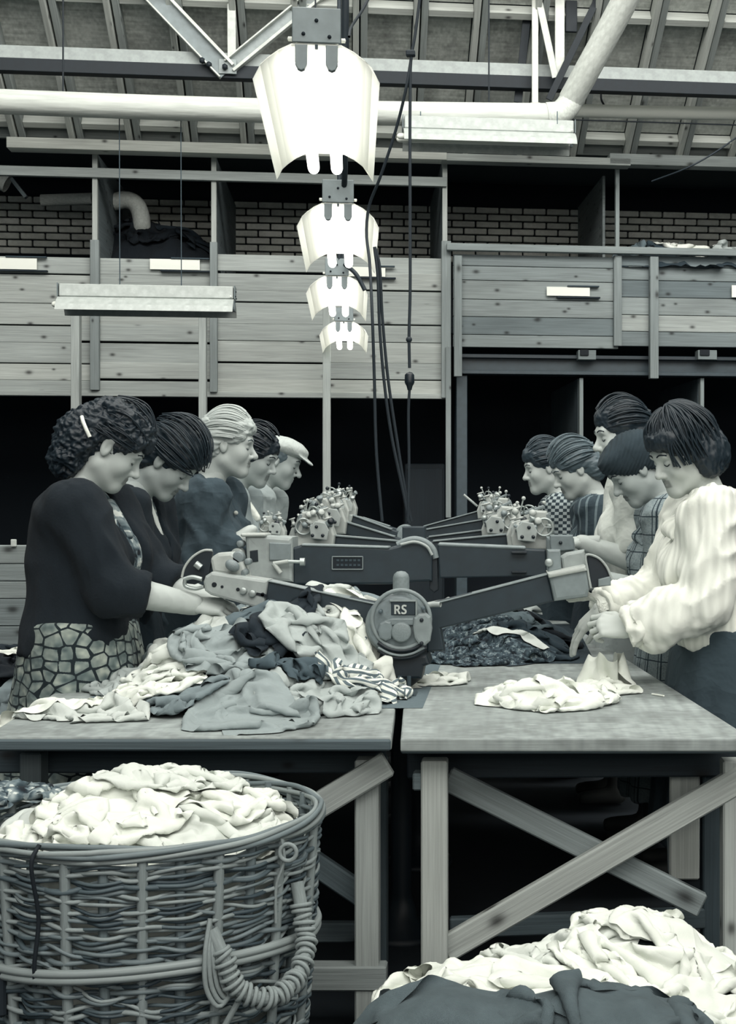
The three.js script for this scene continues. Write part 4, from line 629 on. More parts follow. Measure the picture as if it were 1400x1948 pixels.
{ // left table
  const edgeD = 3.14, A = clothAt(520, 4.2), B = clothAt(430, 3.65), C = clothAt(640, 5.0), E = clothAt(590, 3.65), G = clothAt(640, 4.0);
  const f = new Field(-2.1, -7, -0.1, -2.6, 0.012, (x, z) => {
    const d = -z, px = PX + x * F / d, edge = 700 - (1430 / d) / 0.625; if (d < edgeD || px < edge - 4) return d < edgeD ? TOP - 0.35 : TOP - 0.1; if (px > 748 + (d - 3.14) * 14 && d < 3.9) return TOP - 0.2;
    return TOP + bump2(x, z, A.x, A.z, 0.42, 0.62, 0.18) + bump2(x, z, B.x, B.z, 0.3, 0.3, 0.035) + bump2(x, z, C.x, C.z, 0.4, 0.6, 0.2) + bump2(x, z, E.x, E.z, 0.24, 0.25, 0.02) + bump2(x, z, G.x, G.z, 0.2, 0.22, 0.1);
  });
  const hp = solo('rag_heap', 'grey underlying mass of rags showing between the garments on the left table', 'rags', mound(f, A.x - 0.42, -5.5, A.x + 0.5, -3.55, 0.018, TOP + 0.001, 0.06, 4), G2); hp.userData.kind = 'stuff';
  drop(f, 'rag', 'rag', undefined, [
    [700, 5.2, 0.6, 0.07, 0.4, 0.75, 0.22, 0.2, B1, 'long pale strip of cloth under the second machine arm, left of its bracket', { name: 'cloth_strip', grid: 0.02 }],
    [620, 5.0, 0.6, 0.08, -0.3, 0.8, 0.24, 0.2, W3, 'light twisted strip of cloth below the name plate of the second machine', { name: 'cloth_strip', grid: 0.02 }],
    [660, 4.9, 0.5, 0.4, 0.7, 0.6, 0.2, 0.18, G1, 'grey rag under the level arm of the second machine'],
    [590, 4.8, 0.4, 0.3, 0.2, 0.6, 0.16, 0.14, D1, 'dark rag just below the left head of the second machine'],
    [700, 4.75, 0.5, 0.06, 0.9, 0.7, 0.18, 0.16, W2, 'pale ribbon of cloth sticking up behind the round motor', { name: 'cloth_strip', grid: 0.02, amp: 0.25 }],
    [420, 4.65, 0.5, 0.4, 0.3, 0.6, 0.17, 0.16, G1, 'grey rag at the back of the heap beyond the dark-haired woman’s hands'],
    [640, 4.45, 0.6, 0.45, 0.2, 0.6, 0.2, 0.16, STRIPE_WIDE, 'broad striped cloth lying below the nearest machine arm'],
    [500, 4.5, 0.5, 0.45, 0.9, 0.55, 0.16, 0.15, B1, 'pale beige garment bunched at the top of the heap under the light machine head'],
    [545, 4.32, 0.5, 0.4, 1.2, 0.6, 0.15, 0.15, W3, 'light garment with a long fold on top of the heap below the dark arm'],
    [385, 4.4, 0.5, 0.42, 0.4, 0.6, 0.15, 0.15, B1, 'pale stiff cloth standing in a point beside the woman’s hands', { amp: 0.2 }],
    [305, 4.5, 0.42, 0.2, 2.1, 0.75, 0.13, 0.14, STRIPE_DARK, 'dark knitted sleeve with thin light stripes beside the black cardigan', { name: 'striped_sleeve' }],
    [480, 4.15, 0.5, 0.4, 0.1, 0.6, 0.15, 0.13, W2, 'white rag in the middle of the heap above the dark rag'],
    [600, 4.15, 0.5, 0.4, 0.5, 0.6, 0.16, 0.14, B2, 'tan crumpled garment in the middle right of the heap'],
    [400, 4.1, 0.6, 0.5, -0.2, 0.65, 0.18, 0.14, G1, 'mid grey garment with broad folds behind the white cloths'],
    [640, 3.98, 0.45, 0.35, 0.3, 0.6, 0.13, 0.11, STRIPE_FINE, 'finely striped cloth tucked beside the large white one'],
    [575, 4.2, 0.5, 0.42, 0.7, 0.6, 0.14, 0.13, B2, 'tan rag bunched below the middle of the nearest left arm'],
    [650, 4.25, 0.5, 0.42, 0.2, 0.6, 0.14, 0.13, STRIPE_WIDE, 'striped cloth in loose folds just left of the motor end'],
    [560, 4.05, 0.55, 0.45, 0.5, 0.6, 0.15, 0.13, STRIPE_FINE, 'finely striped garment spread over the heap’s right slope'],
    [620, 4.02, 0.5, 0.42, 1.1, 0.6, 0.14, 0.12, W3, 'pale garment on the right slope of the heap beside the striped cloths'],
    [540, 3.9, 0.5, 0.4, 0.4, 0.6, 0.14, 0.12, B1, 'beige garment between the black rag and the large knitted one'],
    [680, 3.96, 0.6, 0.45, 0.9, 0.6, 0.12, 0.13, W1, 'bright white cloth hanging over the heap’s right end by the motor base'],
    [505, 3.92, 0.6, 0.5, 0.6, 0.6, 0.17, 0.13, D2, 'black rag with a peak in the middle of the heap', { amp: 0.2 }],
    [690, 3.78, 0.4, 0.3, 0.8, 0.6, 0.09, 0.1, D3, 'small black rag hanging at the right end of the heap'],
    [430, 3.86, 0.55, 0.45, 0.3, 0.6, 0.18, 0.12, G2, 'grey garment with a rolled edge left of the black rag'],
    [345, 3.9, 0.5, 0.4, -0.5, 0.6, 0.15, 0.13, W3, 'pale cloth on the left slope of the heap above the white one'],
    [255, 3.85, 0.45, 0.4, 0.2, 0.62, 0.14, 0.12, B1, 'pale beige cloth lying against the patterned skirt'],
    [420, 3.58, 0.55, 0.45, 0.5, 0.65, 0.17, 0.12, B2, 'tan cloth with a soft fold in front of the heap'],
    [590, 3.56, 0.66, 0.5, 0.3, 0.6, 0.16, 0.13, B1, 'large pale knitted garment in deep folds at the front of the left table', { amp: 0.08 }],
    [478, 3.36, 0.5, 0.4, 0.78, 0.75, 0.16, 0.21, B2, 'tan garment whose corner hangs over the front edge of the left table', { steps: 100 }],
    [345, 3.5, 0.4, 0.3, 0.2, 0.62, 0.12, 0.1, G1, 'small grey rag in front of the white cloths'],
    [285, 3.6, 0.5, 0.42, 1.2, 0.62, 0.15, 0.13, W1, 'bright white cloth in the middle of the left table’s front'],
    [180, 3.42, 0.5, 0.3, 0.1, 0.75, 0.19, 0.1, W3, 'flat pale cloth lying near the front edge, left of the bright white one'],
    [75, 3.52, 0.5, 0.3, -0.35, 0.65, 0.17, 0.1, W1, 'white cloth rolled up alone at the left end of the table'],
    [350, 3.72, 0.5, 0.42, 0.9, 0.6, 0.14, 0.12, W2, 'pale cloth with soft folds between the bright white cloth and the grey roll'],
    [430, 3.74, 0.55, 0.4, 0.2, 0.6, 0.15, 0.11, B2, 'grey cloth rolled along its edge in the front middle of the heap', { amp: 0.18 }],
    [505, 3.78, 0.36, 0.32, 0.7, 0.52, 0.085, 0.09, D2, 'black cloth drawn up to a peak in the front middle of the heap', { amp: 0.24 }],
    [590, 3.8, 0.55, 0.42, 0.5, 0.6, 0.15, 0.11, B1, 'beige cloth lying behind the large knitted garment'],
    [655, 3.74, 0.5, 0.4, 1.0, 0.6, 0.11, 0.1, STRIPE_FINE, 'finely striped cloth below the white one at the right end of the heap'],
    [545, 3.69, 0.36, 0.26, 0.1, 0.6, 0.1, 0.07, G3, 'dark grey cloth tucked along the back of the knitted garment'],
    [655, 3.5, 0.35, 0.25, 0.5, 0.6, 0.1, 0.08, B1, 'small pale cuff of cloth at the right of the large knitted garment'],
  ]);
}
{ // right table
  const A = clothAt(950, 4.85), C = clothAt(900, 5.4);
  const f = new Field(-1, -7, 1.6, -3, 0.012, (x, z) => { const d = -z, px = PX + x * F / d; if (d < 3.14) return 0.3; if (px < 764) return TOP - 0.1; return TOP + bump2(x, z, A.x, A.z, 0.28, 0.35, 0.09) + bump2(x, z, C.x, C.z, 0.4, 0.5, 0.16); });
  const hp = solo('rag_heap', 'dark underlying mass of rags on the right table under the nearest arm', 'rags', mound(f, A.x - 0.3, -5.9, A.x + 0.32, -4.5, 0.018, TOP + 0.001, 0.03, 9), D1); hp.userData.kind = 'stuff';
  drop(f, 'rag', 'rag', undefined, [
    [880, 5.3, 0.6, 0.08, 0.3, 0.8, 0.25, 0.2, W3, 'pale strip of cloth under the second machine’s right arm', { name: 'cloth_strip', grid: 0.02 }],
    [930, 5.2, 0.5, 0.1, -0.4, 0.8, 0.22, 0.2, B1, 'twisted tan strip of cloth beyond the nearest right arm', { name: 'cloth_strip', grid: 0.02 }],
    [860, 5.0, 0.5, 0.35, 0.4, 0.6, 0.2, 0.16, G1, 'grey rag just right of the cap of the round motor'],
    [1030, 5.0, 0.5, 0.4, 0.5, 0.6, 0.16, 0.15, D3, 'black rag at the right end of the dark heap', { amp: 0.2 }],
    [960, 4.9, 0.4, 0.35, 0.2, 0.6, 0.13, 0.12, G2, 'grey rag sticking up in the middle of the dark heap', { amp: 0.2 }],
    [900, 4.75, 0.5, 0.45, 0.6, 0.62, 0.18, 0.15, MOTTLE, 'speckled dark cloth at the left of the dark heap'],
    [1010, 4.68, 0.5, 0.4, 1.0, 0.62, 0.16, 0.12, D1, 'dark ribbed garment spread at the right of the dark heap'],
    [920, 4.55, 0.6, 0.45, 0.1, 0.68, 0.22, 0.12, MOTTLE, 'broad mottled dark cloth at the front of the dark heap'],
    [965, 4.62, 0.32, 0.05, 0.35, 0.85, 0.2, 0.12, W3, 'narrow white strip lying across the dark heap', { name: 'cloth_strip', grid: 0.015 }],
    [830, 4.05, 0.35, 0.3, 0.4, 0.6, 0.085, 0.1, W2, 'small white crumpled cloth beside the base of the round motor'],
    [1035, 3.76, 0.5, 0.45, 0.3, 0.55, 0.15, 0.11, W2, 'white cloth at the back of the small white heap on the bare table'],
    [1060, 3.66, 0.6, 0.5, 0.9, 0.5, 0.14, 0.1, W1, 'topmost white cloth of the small heap on the bare table'],
    [1000, 3.66, 0.4, 0.3, 0.1, 0.65, 0.14, 0.09, W1, 'white cloth with a trailing end at the left of the small white heap'],
    [1045, 3.57, 0.45, 0.3, 0.2, 0.62, 0.15, 0.07, W1, 'lowest white cloth at the front of the small heap on the bare table'],
  ]);
  const hand = P(1120, 1244, 3.86), h2 = P(1185, 1240, 3.9);
  solo('rag', 'white cloth held up by the woman in white and trailing onto the table', 'rag', simulate({ x: hand.x + 0.04, z: hand.z, w: 0.3, h: 0.42, squeeze: 0.7, rx: 0.1, rz: 0.1, field: f, seed: 400, lift: 0.02, pins: [[0.1, 0, hand.x, hand.y, hand.z], [0.3, 0, hand.x + 0.03, hand.y + 0.005, hand.z - 0.01], [0.6, 0, h2.x - 0.02, h2.y, h2.z], [0.85, 0, h2.x, h2.y, h2.z]] }), W1);
}
{ // basket
  const c = BK.c, f = new Field(c.x - 0.4, c.z - 0.4, c.x + 0.4, c.z + 0.4, 0.01, (x, z) => { const r = Math.hypot(x - c.x, z - c.z); return r > 0.31 ? BK.h - 0.03 : 0.6 + 0.065 * (1 - (r / 0.31) ** 2) + 0.015 * fbm(x * 8, z * 8, 2, 2); });
  const wall = (p, a) => { const dx = p[a] - c.x, dz = p[a + 2] - c.z, r = Math.hypot(dx, dz), lim = p[a + 1] < BK.h + 0.012 ? 0.285 : 0.325; if (r > lim) { p[a] = c.x + dx / r * lim; p[a + 2] = c.z + dz / r * lim; } };
  const lining = lathe([[0.02, 0.03], [0.215, 0.04], [0.232, 0.3], [0.25, 0.52], [0.27, 0.6], [0.1, 0.62], [0.001, 0.625]], 90), lp = lining.attributes.position;
  for (let i = 0; i < lp.count; i++) { const x = lp.getX(i), y = lp.getY(i), z = lp.getZ(i), k = 1 + 0.05 * fbm(x * 16, y * 16, z * 16, 3) - 0.03; lp.setXYZ(i, x * k, y, z * k); }
  lining.computeVertexNormals(); const ln = solo('rag_heap', 'white mass of rags inside the wicker basket, glimpsed through the weave', 'rags', lining.translate(c.x, 0, c.z), W2); ln.userData.kind = 'stuff';
  const at = (a, r) => { const x = c.x + Math.cos(a) * r, z = c.z - Math.sin(a) * r; return [PX + x * F / -z, -z]; };
  const names = ['at the right, against the rim', 'at the back right under the rim', 'at the back, rising to the highest point', 'at the back left under the rim', 'at the far left of the basket', 'at the front left under the rim', 'at the front, tucked under the rim', 'at the front right under the rim'];
  const rows = [];
  for (let k = 0; k < 8; k++) rows.push([...at(k * 0.785 + 0.1, 0.19), 0.5, 0.42, k * 1.1, 0.58, 0.14, 0.14, [W1, W2, W1, W2, W3, W1, W1, W2][k], 'white crumpled rag in the wicker basket, ' + names[k], { wall }]);
  [[0.4, 0.1, 'right of the middle, on top'], [2.2, 0.12, 'left of the middle, on top'], [4.2, 0.1, 'in the middle foreground, on top'], [1.3, 0.08, 'heaped at the very top']].forEach(([a, r, w], k) => rows.push([...at(a, r), 0.55, 0.45, k * 0.8, 0.55, 0.14, 0.13, [W1, W1, W1, W2][k], 'white crumpled rag in the wicker basket, ' + w, { wall, amp: k === 3 ? 0.2 : 0.12 }]));
  drop(f, 'rag', 'rag', 'white rags in the wicker basket', rows, { grid: 0.014 });
}
{ // sack of white rags, front right
  const S = clothAt(1090, 2.45), S2 = clothAt(1205, 2.52), T = clothAt(930, 2.38), K = clothAt(790, 2.36), ridge = P(0, HY, 2.1).z, xl = P(655, HY, 2.1).x, xr = P(1300, HY, 2.1).x;
  const f = new Field(-0.7, -3, 0.9, -1.7, 0.012, (x, z) => { const e = ((z - ridge) / (z > ridge ? 0.17 : 0.3)) ** 2, side = smooth(xl - 0.04, xl + 0.07, x) * (1 - 0.22 * smooth(xr - 0.06, xr + 0.06, x)), top = 0.49 + 0.018 * noise(x * 9, 2, 5) - 0.02 * smooth(0.05, 0.2, Math.abs(x - P(1000, HY, 2.1).x)); return Math.max(0, e < 1 ? top * side * (1 - e) ** 0.4 : 0, bump2(x, z, S.x, S.z, 0.5, 0.42, 0.42), bump2(x, z, S2.x, S2.z, 0.45, 0.42, 0.47), bump2(x, z, T.x, T.z, 0.42, 0.36, 0.43), bump2(x, z, K.x, K.z, 0.2, 0.3, 0.4)); });
  const burlap = mat(98, { map: GRIT, bumpMap: CLOTHBUMP, bumpScale: 0.002, roughness: 0.98 }), root = thing('burlap_sack', 'big grey burlap sack lying open with white rags bulging out, at the bottom right', 'sack', V(S.x, 0, S.z));
  partW('body', mound(f, -0.65, -2.95, 0.85, -1.75, 0.016, 0.001, 0.03, 7), burlap, root);
  drop(f, 'rag', 'rag', 'white rags spilling from the burlap sack', [
    [830, 2.42, 0.42, 0.36, 0.3, 0.54, 0.085, 0.1, W1, 'white rag at the left end of the heap on the burlap sack'],
    [930, 2.46, 0.5, 0.42, 0.8, 0.56, 0.13, 0.12, W1, 'white rag left of the middle of the heap on the burlap sack'],
    [1070, 2.5, 0.5, 0.42, 0.1, 0.56, 0.14, 0.12, W2, 'white rag in the middle of the heap on the burlap sack'],
    [1200, 2.58, 0.58, 0.45, 0.5, 0.48, 0.1, 0.12, W1, 'white rag forming the peak of the heap on the burlap sack', { amp: 0.25 }],
    [1310, 2.54, 0.55, 0.45, 1.1, 0.53, 0.13, 0.13, W1, 'white rag right of the peak of the heap on the burlap sack'],
    [1405, 2.46, 0.5, 0.45, 0.3, 0.55, 0.12, 0.13, W2, 'white rag at the right edge of the picture, on the burlap sack'],
    [868, 2.32, 0.38, 0.28, 0.6, 0.58, 0.1, 0.06, W1, 'white rag in front at the left end of the burlap sack'],
    [960, 2.3, 0.42, 0.3, 0.2, 0.6, 0.12, 0.07, W1, 'white rag in front, left of the middle, above the sack’s torn edge'],
    [1090, 2.32, 0.45, 0.32, 0.9, 0.58, 0.13, 0.08, W1, 'white rag in front in the middle, below the peak of the heap'],
    [1190, 2.42, 0.5, 0.4, 0.4, 0.58, 0.12, 0.1, W1, 'white rag in front, just below the peak of the heap'],
    [1335, 2.3, 0.55, 0.5, 0.2, 0.58, 0.13, 0.13, W1, 'white rag hanging down in front at the right of the sack'],
    [1385, 2.16, 0.5, 0.4, 0.5, 0.6, 0.11, 0.12, W2, 'white rag lowest at the right edge, over the sack'],
  ], { grid: 0.015 });
  const flap = (px, d, w, h, turn, rx, rz, sq) => { const c = clothAt(px, d); partW('flap', simulate({ ...c, w, h, turn, squeeze: sq, rx, rz, field: f, seed: seedNo++, grid: 0.016, stiff: 0.3, amp: 0.06 }), burlap, root); };
  flap(960, 2.09, 0.9, 0.3, 0, 0.33, 0.13, 0.72); flap(1190, 2.12, 0.5, 0.3, 0.05, 0.11, 0.12, 0.7); flap(740, 2.14, 0.45, 0.36, 0.5, 0.09, 0.13, 0.6); flap(860, 2.08, 0.5, 0.3, 0.1, 0.16, 0.1, 0.7);
}

// ---------------------------------------------------------------- people: one smooth field per body, garment and head of hair
const smin = (a, b, k) => { const h = Math.max(k - Math.abs(a - b), 0) / k; return Math.min(a, b) - h * h * k * 0.25; };
function cap(a, b, ra, rb = ra) { const dx = b.x - a.x, dy = b.y - a.y, dz = b.z - a.z, L = dx * dx + dy * dy + dz * dz; return (x, y, z) => { const px = x - a.x, py = y - a.y, pz = z - a.z, t = clamp((px * dx + py * dy + pz * dz) / L, 0, 1), ex = px - t * dx, ey = py - t * dy, ez = pz - t * dz; return Math.sqrt(ex * ex + ey * ey + ez * ez) - (ra + (rb - ra) * t); }; }
function ell(c, r, rot = 0) { const cs = Math.cos(rot), sn = Math.sin(rot), m = Math.min(r.x, r.y, r.z); return (x, y, z) => { let px = x - c.x, py = y - c.y; const pz = z - c.z, qx = cs * px + sn * py; py = cs * py - sn * px; px = qx; const k0 = Math.hypot(px / r.x, py / r.y, pz / r.z), k1 = Math.hypot(px / (r.x * r.x), py / (r.y * r.y), pz / (r.z * r.z)); return k1 < 1e-6 ? -m : k0 * (k0 - 1) / k1; }; }
const union = (list) => (x, y, z) => { let d = 1e3; for (let i = 0; i < list.length; i++) { const [f, k, cut] = list[i], e = f(x, y, z); d = cut ? -smin(-d, e, k) : k > 0 ? smin(d, e, k) : Math.min(d, e); } return d; };
function isoSurface(sdf, lo, hi, cell) {
  const nx = Math.ceil((hi.x - lo.x) / cell) + 1, ny = Math.ceil((hi.y - lo.y) / cell) + 1, nz = Math.ceil((hi.z - lo.z) / cell) + 1, v = new Float32Array(nx * ny * nz), at = (i, j, k) => (k * ny + j) * nx + i, B = 4, rad = B * cell * 0.87 * 1.6 + cell;
  for (let k = 0; k < nz; k += B) for (let j = 0; j < ny; j += B) for (let i = 0; i < nx; i += B) {
    const c = sdf(lo.x + (i + B / 2 - 0.5) * cell, lo.y + (j + B / 2 - 0.5) * cell, lo.z + (k + B / 2 - 0.5) * cell), far = Math.abs(c) > rad;
    for (let c2 = k; c2 < Math.min(k + B, nz); c2++) for (let b = j; b < Math.min(j + B, ny); b++) for (let a = i; a < Math.min(i + B, nx); a++) v[at(a, b, c2)] = far ? c : sdf(lo.x + a * cell, lo.y + b * cell, lo.z + c2 * cell);
  }
  const id = new Int32Array(nx * ny * nz).fill(-1), pos = [], idx = [], off = [[0, 0, 0], [1, 0, 0], [0, 1, 0], [1, 1, 0], [0, 0, 1], [1, 0, 1], [0, 1, 1], [1, 1, 1]], E = [[0, 1], [2, 3], [4, 5], [6, 7], [0, 2], [1, 3], [4, 6], [5, 7], [0, 4], [1, 5], [2, 6], [3, 7]];
  for (let k = 0; k < nz - 1; k++) for (let j = 0; j < ny - 1; j++) for (let i = 0; i < nx - 1; i++) {
    const n0 = at(i, j, k), q = [v[n0], v[n0 + 1], v[n0 + nx], v[n0 + nx + 1], v[n0 + nx * ny], v[n0 + nx * ny + 1], v[n0 + nx * ny + nx], v[n0 + nx * ny + nx + 1]];
    let s = 0; for (let c = 0; c < 8; c++) if (q[c] < 0) s++; if (s === 0 || s === 8) continue;
    let x = 0, y = 0, z = 0, n = 0; for (const [a, b] of E) if ((q[a] < 0) !== (q[b] < 0)) { const t = q[a] / (q[a] - q[b]); x += off[a][0] + t * (off[b][0] - off[a][0]); y += off[a][1] + t * (off[b][1] - off[a][1]); z += off[a][2] + t * (off[b][2] - off[a][2]); n++; }
    id[n0] = pos.length / 3; pos.push(lo.x + (i + x / n) * cell, lo.y + (j + y / n) * cell, lo.z + (k + z / n) * cell);
  }
  const S = [1, nx, nx * ny];
  for (let k = 1; k < nz - 1; k++) for (let j = 1; j < ny - 1; j++) for (let i = 1; i < nx - 1; i++) { const n0 = at(i, j, k), a0 = v[n0] < 0;
    for (let a = 0; a < 3; a++) if (a0 !== (v[n0 + S[a]] < 0)) { const u = S[(a + 1) % 3], w = S[(a + 2) % 3], q = [id[n0 - u - w], id[n0 - w], id[n0], id[n0 - u]]; if (q.some((e) => e < 0)) continue; if (a0) idx.push(q[0], q[1], q[2], q[0], q[2], q[3]); else idx.push(q[0], q[2], q[1], q[0], q[3], q[2]); } }
  const g = new THREE.BufferGeometry(); g.setAttribute('position', new THREE.BufferAttribute(new Float32Array(pos), 3)); g.setIndex(idx); g.computeVertexNormals(); return g;
}
function displace(g, fn) { const p = g.attributes.position, n = g.attributes.normal; for (let i = 0; i < p.count; i++) { const x = p.getX(i), y = p.getY(i), z = p.getZ(i), h = fn(x, y, z, n.getX(i), n.getY(i), n.getZ(i)); p.setXYZ(i, x + n.getX(i) * h, y + n.getY(i) * h, z + n.getZ(i) * h); } g.computeVertexNormals(); return g; }
function wrapUV(g, side) { const p = g.attributes.position, a = new Float32Array(p.count * 2); for (let i = 0; i < p.count; i++) { a[2 * i] = 0.2 * Math.atan2(p.getX(i), side * p.getZ(i)) ; a[2 * i + 1] = p.getY(i); } g.setAttribute('uv', new THREE.BufferAttribute(a, 2)); return g; }
function tint(g, fn) { const p = g.attributes.position, c = new Float32Array(p.count * 3); for (let i = 0; i < p.count; i++) { const s = fn ? fn(p.getX(i), p.getY(i), p.getZ(i)) : 1; c[3 * i] = c[3 * i + 1] = c[3 * i + 2] = s; } g.setAttribute('color', new THREE.BufferAttribute(c, 3)); return g; }
const deg = Math.PI / 180;

function headField(o) {                                             // faces +x, origin between the ears
  const n = o.nose ?? 1, w = o.width ?? 1, L = [
    [ell(V(-0.012, 0.035, 0), V(0.1, 0.082, 0.074 * w)), 0], [ell(V(0.028, -0.03, 0), V(0.063, 0.088, 0.06 * w)), 0.03]];
  for (const s of [-1, 1]) L.push([cap(V(0.0, -0.065, s * 0.044 * w), V(0.068, -0.099, s * 0.012), 0.025, 0.019), 0.03], [ell(V(0.055, -0.03, s * 0.04 * w), V(0.027, 0.026, 0.022)), 0.03]);
  L.push([ell(V(0.075, -0.098, 0), V(0.019, 0.018, 0.022)), 0.02], [cap(V(0.078, 0.026, -0.034), V(0.078, 0.026, 0.034), 0.0145), 0.02], [ell(V(0.073, -0.062, 0), V(0.022, 0.026, 0.029)), 0.02]);
  for (const s of [-1, 1]) L.push([ell(V(0.096, 0.003, s * 0.031), V(0.016, 0.012, 0.017)), 0.016, 1], [ell(V(0.0745, 0.002, s * 0.031), V(0.0135, 0.0115, 0.0155)), 0.005]);
  L.push([cap(V(0.086, 0.008, 0), V(0.088 + 0.023 * n, -0.028, 0), 0.0085, 0.0105), 0.012], [ell(V(0.088 + 0.022 * n, -0.031, 0), V(0.011, 0.0105, 0.011)), 0.008]);
  for (const s of [-1, 1]) L.push([ell(V(0.097, -0.036, s * 0.012), V(0.010, 0.008, 0.0075)), 0.008], [ell(V(0.103, -0.0425, s * 0.0068), V(0.005, 0.004, 0.004)), 0.003, 1]);
  for (const s of [-1, 1]) L.push([cap(V(0.0945, -0.0575, s * 0.002), V(0.081, -0.0615, s * 0.024), 0.0058, 0.003), 0.004], [cap(V(0.0935, -0.0695, 0), V(0.081, -0.0655, s * 0.022), 0.007, 0.003), 0.004]);
  L.push([cap(V(0.1025, -0.0635, 0), V(0.085, -0.0635, 0.026), 0.0016, 0.001), 0.002, 1], [cap(V(0.1025, -0.0635, 0), V(0.085, -0.0635, -0.026), 0.0016, 0.001), 0.002, 1]);
  for (const s of [-1, 1]) L.push([ell(V(-0.008, -0.006, s * 0.073 * w), V(0.017, 0.031, 0.009), 0.18), 0.008], [ell(V(-0.003, -0.002, s * 0.083 * w), V(0.009, 0.018, 0.0065), 0.18), 0.004, 1]);
  if (o.neck) L.push([cap(V(-0.03, -0.045, 0), o.neck, 0.05, 0.055), 0.03]);
  return union(L);
}
function handGeometry(side, curl, cell, spread = 1) {               // wrist at origin, fingers along +x, back of the hand +y, thumb towards side * z
  const L = [[ell(V(0.045, 0, 0), V(0.055, 0.0145, 0.036)), 0], [cap(V(-0.06, 0, 0), V(0.0, 0, 0), 0.0265, 0.0245), 0.02]], fz = [0.030, 0.010, -0.011, -0.030], len = [[0.042, 0.024, 0.02], [0.046, 0.028, 0.021], [0.042, 0.026, 0.021], [0.033, 0.019, 0.018]];
  const F4 = [];
  fz.forEach((z0, i) => {
    const z = z0 * side, r = [0.0095, 0.0096, 0.009, 0.008][i], k = V(0.088 - 0.006 * Math.abs(i - 1), 0.002, z); L.push([cap(V(0.015, 0, z * 0.6), k, 0.0125, r + 0.0005), 0.012]);
    let p = k, a = -(curl[i] ?? curl[0]) * 0.8; const yaw = z * 4 * spread;
    len[i].forEach((l, j) => { const q = p.clone().add(V(Math.cos(a) * l * Math.cos(yaw), Math.sin(a) * l, Math.cos(a) * l * Math.sin(yaw))); F4.push([cap(p, q, r - 0.0006 * j, r - 0.0006 * (j + 1)), j ? 0.002 : 0.003]); p = q; a -= (curl[i] ?? curl[0]) * [1, 0.7, 0][j]; });
  });
  L.push(...F4, [cap(V(0.012, -0.006, side * 0.02), V(0.048, -0.014, side * 0.047), 0.0155, 0.0125), 0.01], [cap(V(0.048, -0.014, side * 0.047), V(0.076, -0.022, side * 0.05), 0.0115, 0.0098), 0.003], [cap(V(0.076, -0.022, side * 0.05), V(0.1, -0.03, side * 0.043), 0.0098, 0.0078), 0.003]);
  return isoSurface(union(L), V(-0.07, -0.13, -0.085), V(0.23, 0.06, 0.085), cell);
}
function hairLocks(rnd, count, style, o) {                          // strands as thin tubes over the scalp, in the head's frame
  const out = [], R = rnd, c = o.c ?? V(-0.014, 0.035, 0), rx = o.r[0], ry = o.r[1], rz = o.r[2];
  for (let k = 0; k < count; k++) {
    const pts = [], lift = 1 + (R() - 0.35) * (o.loose ?? 0.06), ph = R() * 6.28, wv = (o.wave ?? 0.004), n = 7, tilt = (R() * 2 - 1) * (o.span ?? 95) * deg, a0 = (o.from ?? 40) + R() * 30, a1 = (o.to ?? 165) - R() * 25;
    for (let j = 0; j < n; j++) {
      const t = j / (n - 1), w = wv * Math.sin(ph + t * (o.curl ?? 7)) * t; let p;
      if (style === 'back') { const a = (a0 + (a1 - a0) * t) * deg; p = V(Math.cos(a) * rx, Math.sin(a) * ry * Math.cos(tilt) - 0.035 * t * t * (o.drop ?? 1), Math.sin(a) * rz * Math.sin(tilt)); }
      else { const az = (o.azFrom ?? 60) * deg + (R() * 0.0 + (k / count)) * ((o.azTo ?? 300) - (o.azFrom ?? 60)) * deg, a = ((o.part ?? 4) + ((o.fall ?? 105) - (o.part ?? 4)) * t) * deg; p = V(Math.cos(az) * Math.sin(a) * rx, Math.cos(a) * ry - (t > 0.8 ? (t - 0.8) * 0.1 : 0), -Math.sin(az) * Math.sin(a) * rz); }
      pts.push(p.multiplyScalar(lift * (1 + 0.02 * Math.sin(t * 3))).add(c).add(V(w, w * 0.7, w * 0.8)));
    }
    out.push(tube(pts, (o.thick ?? 0.004) * (0.6 + R() * 0.8), 14, 5));
  }
  return join(out);
}
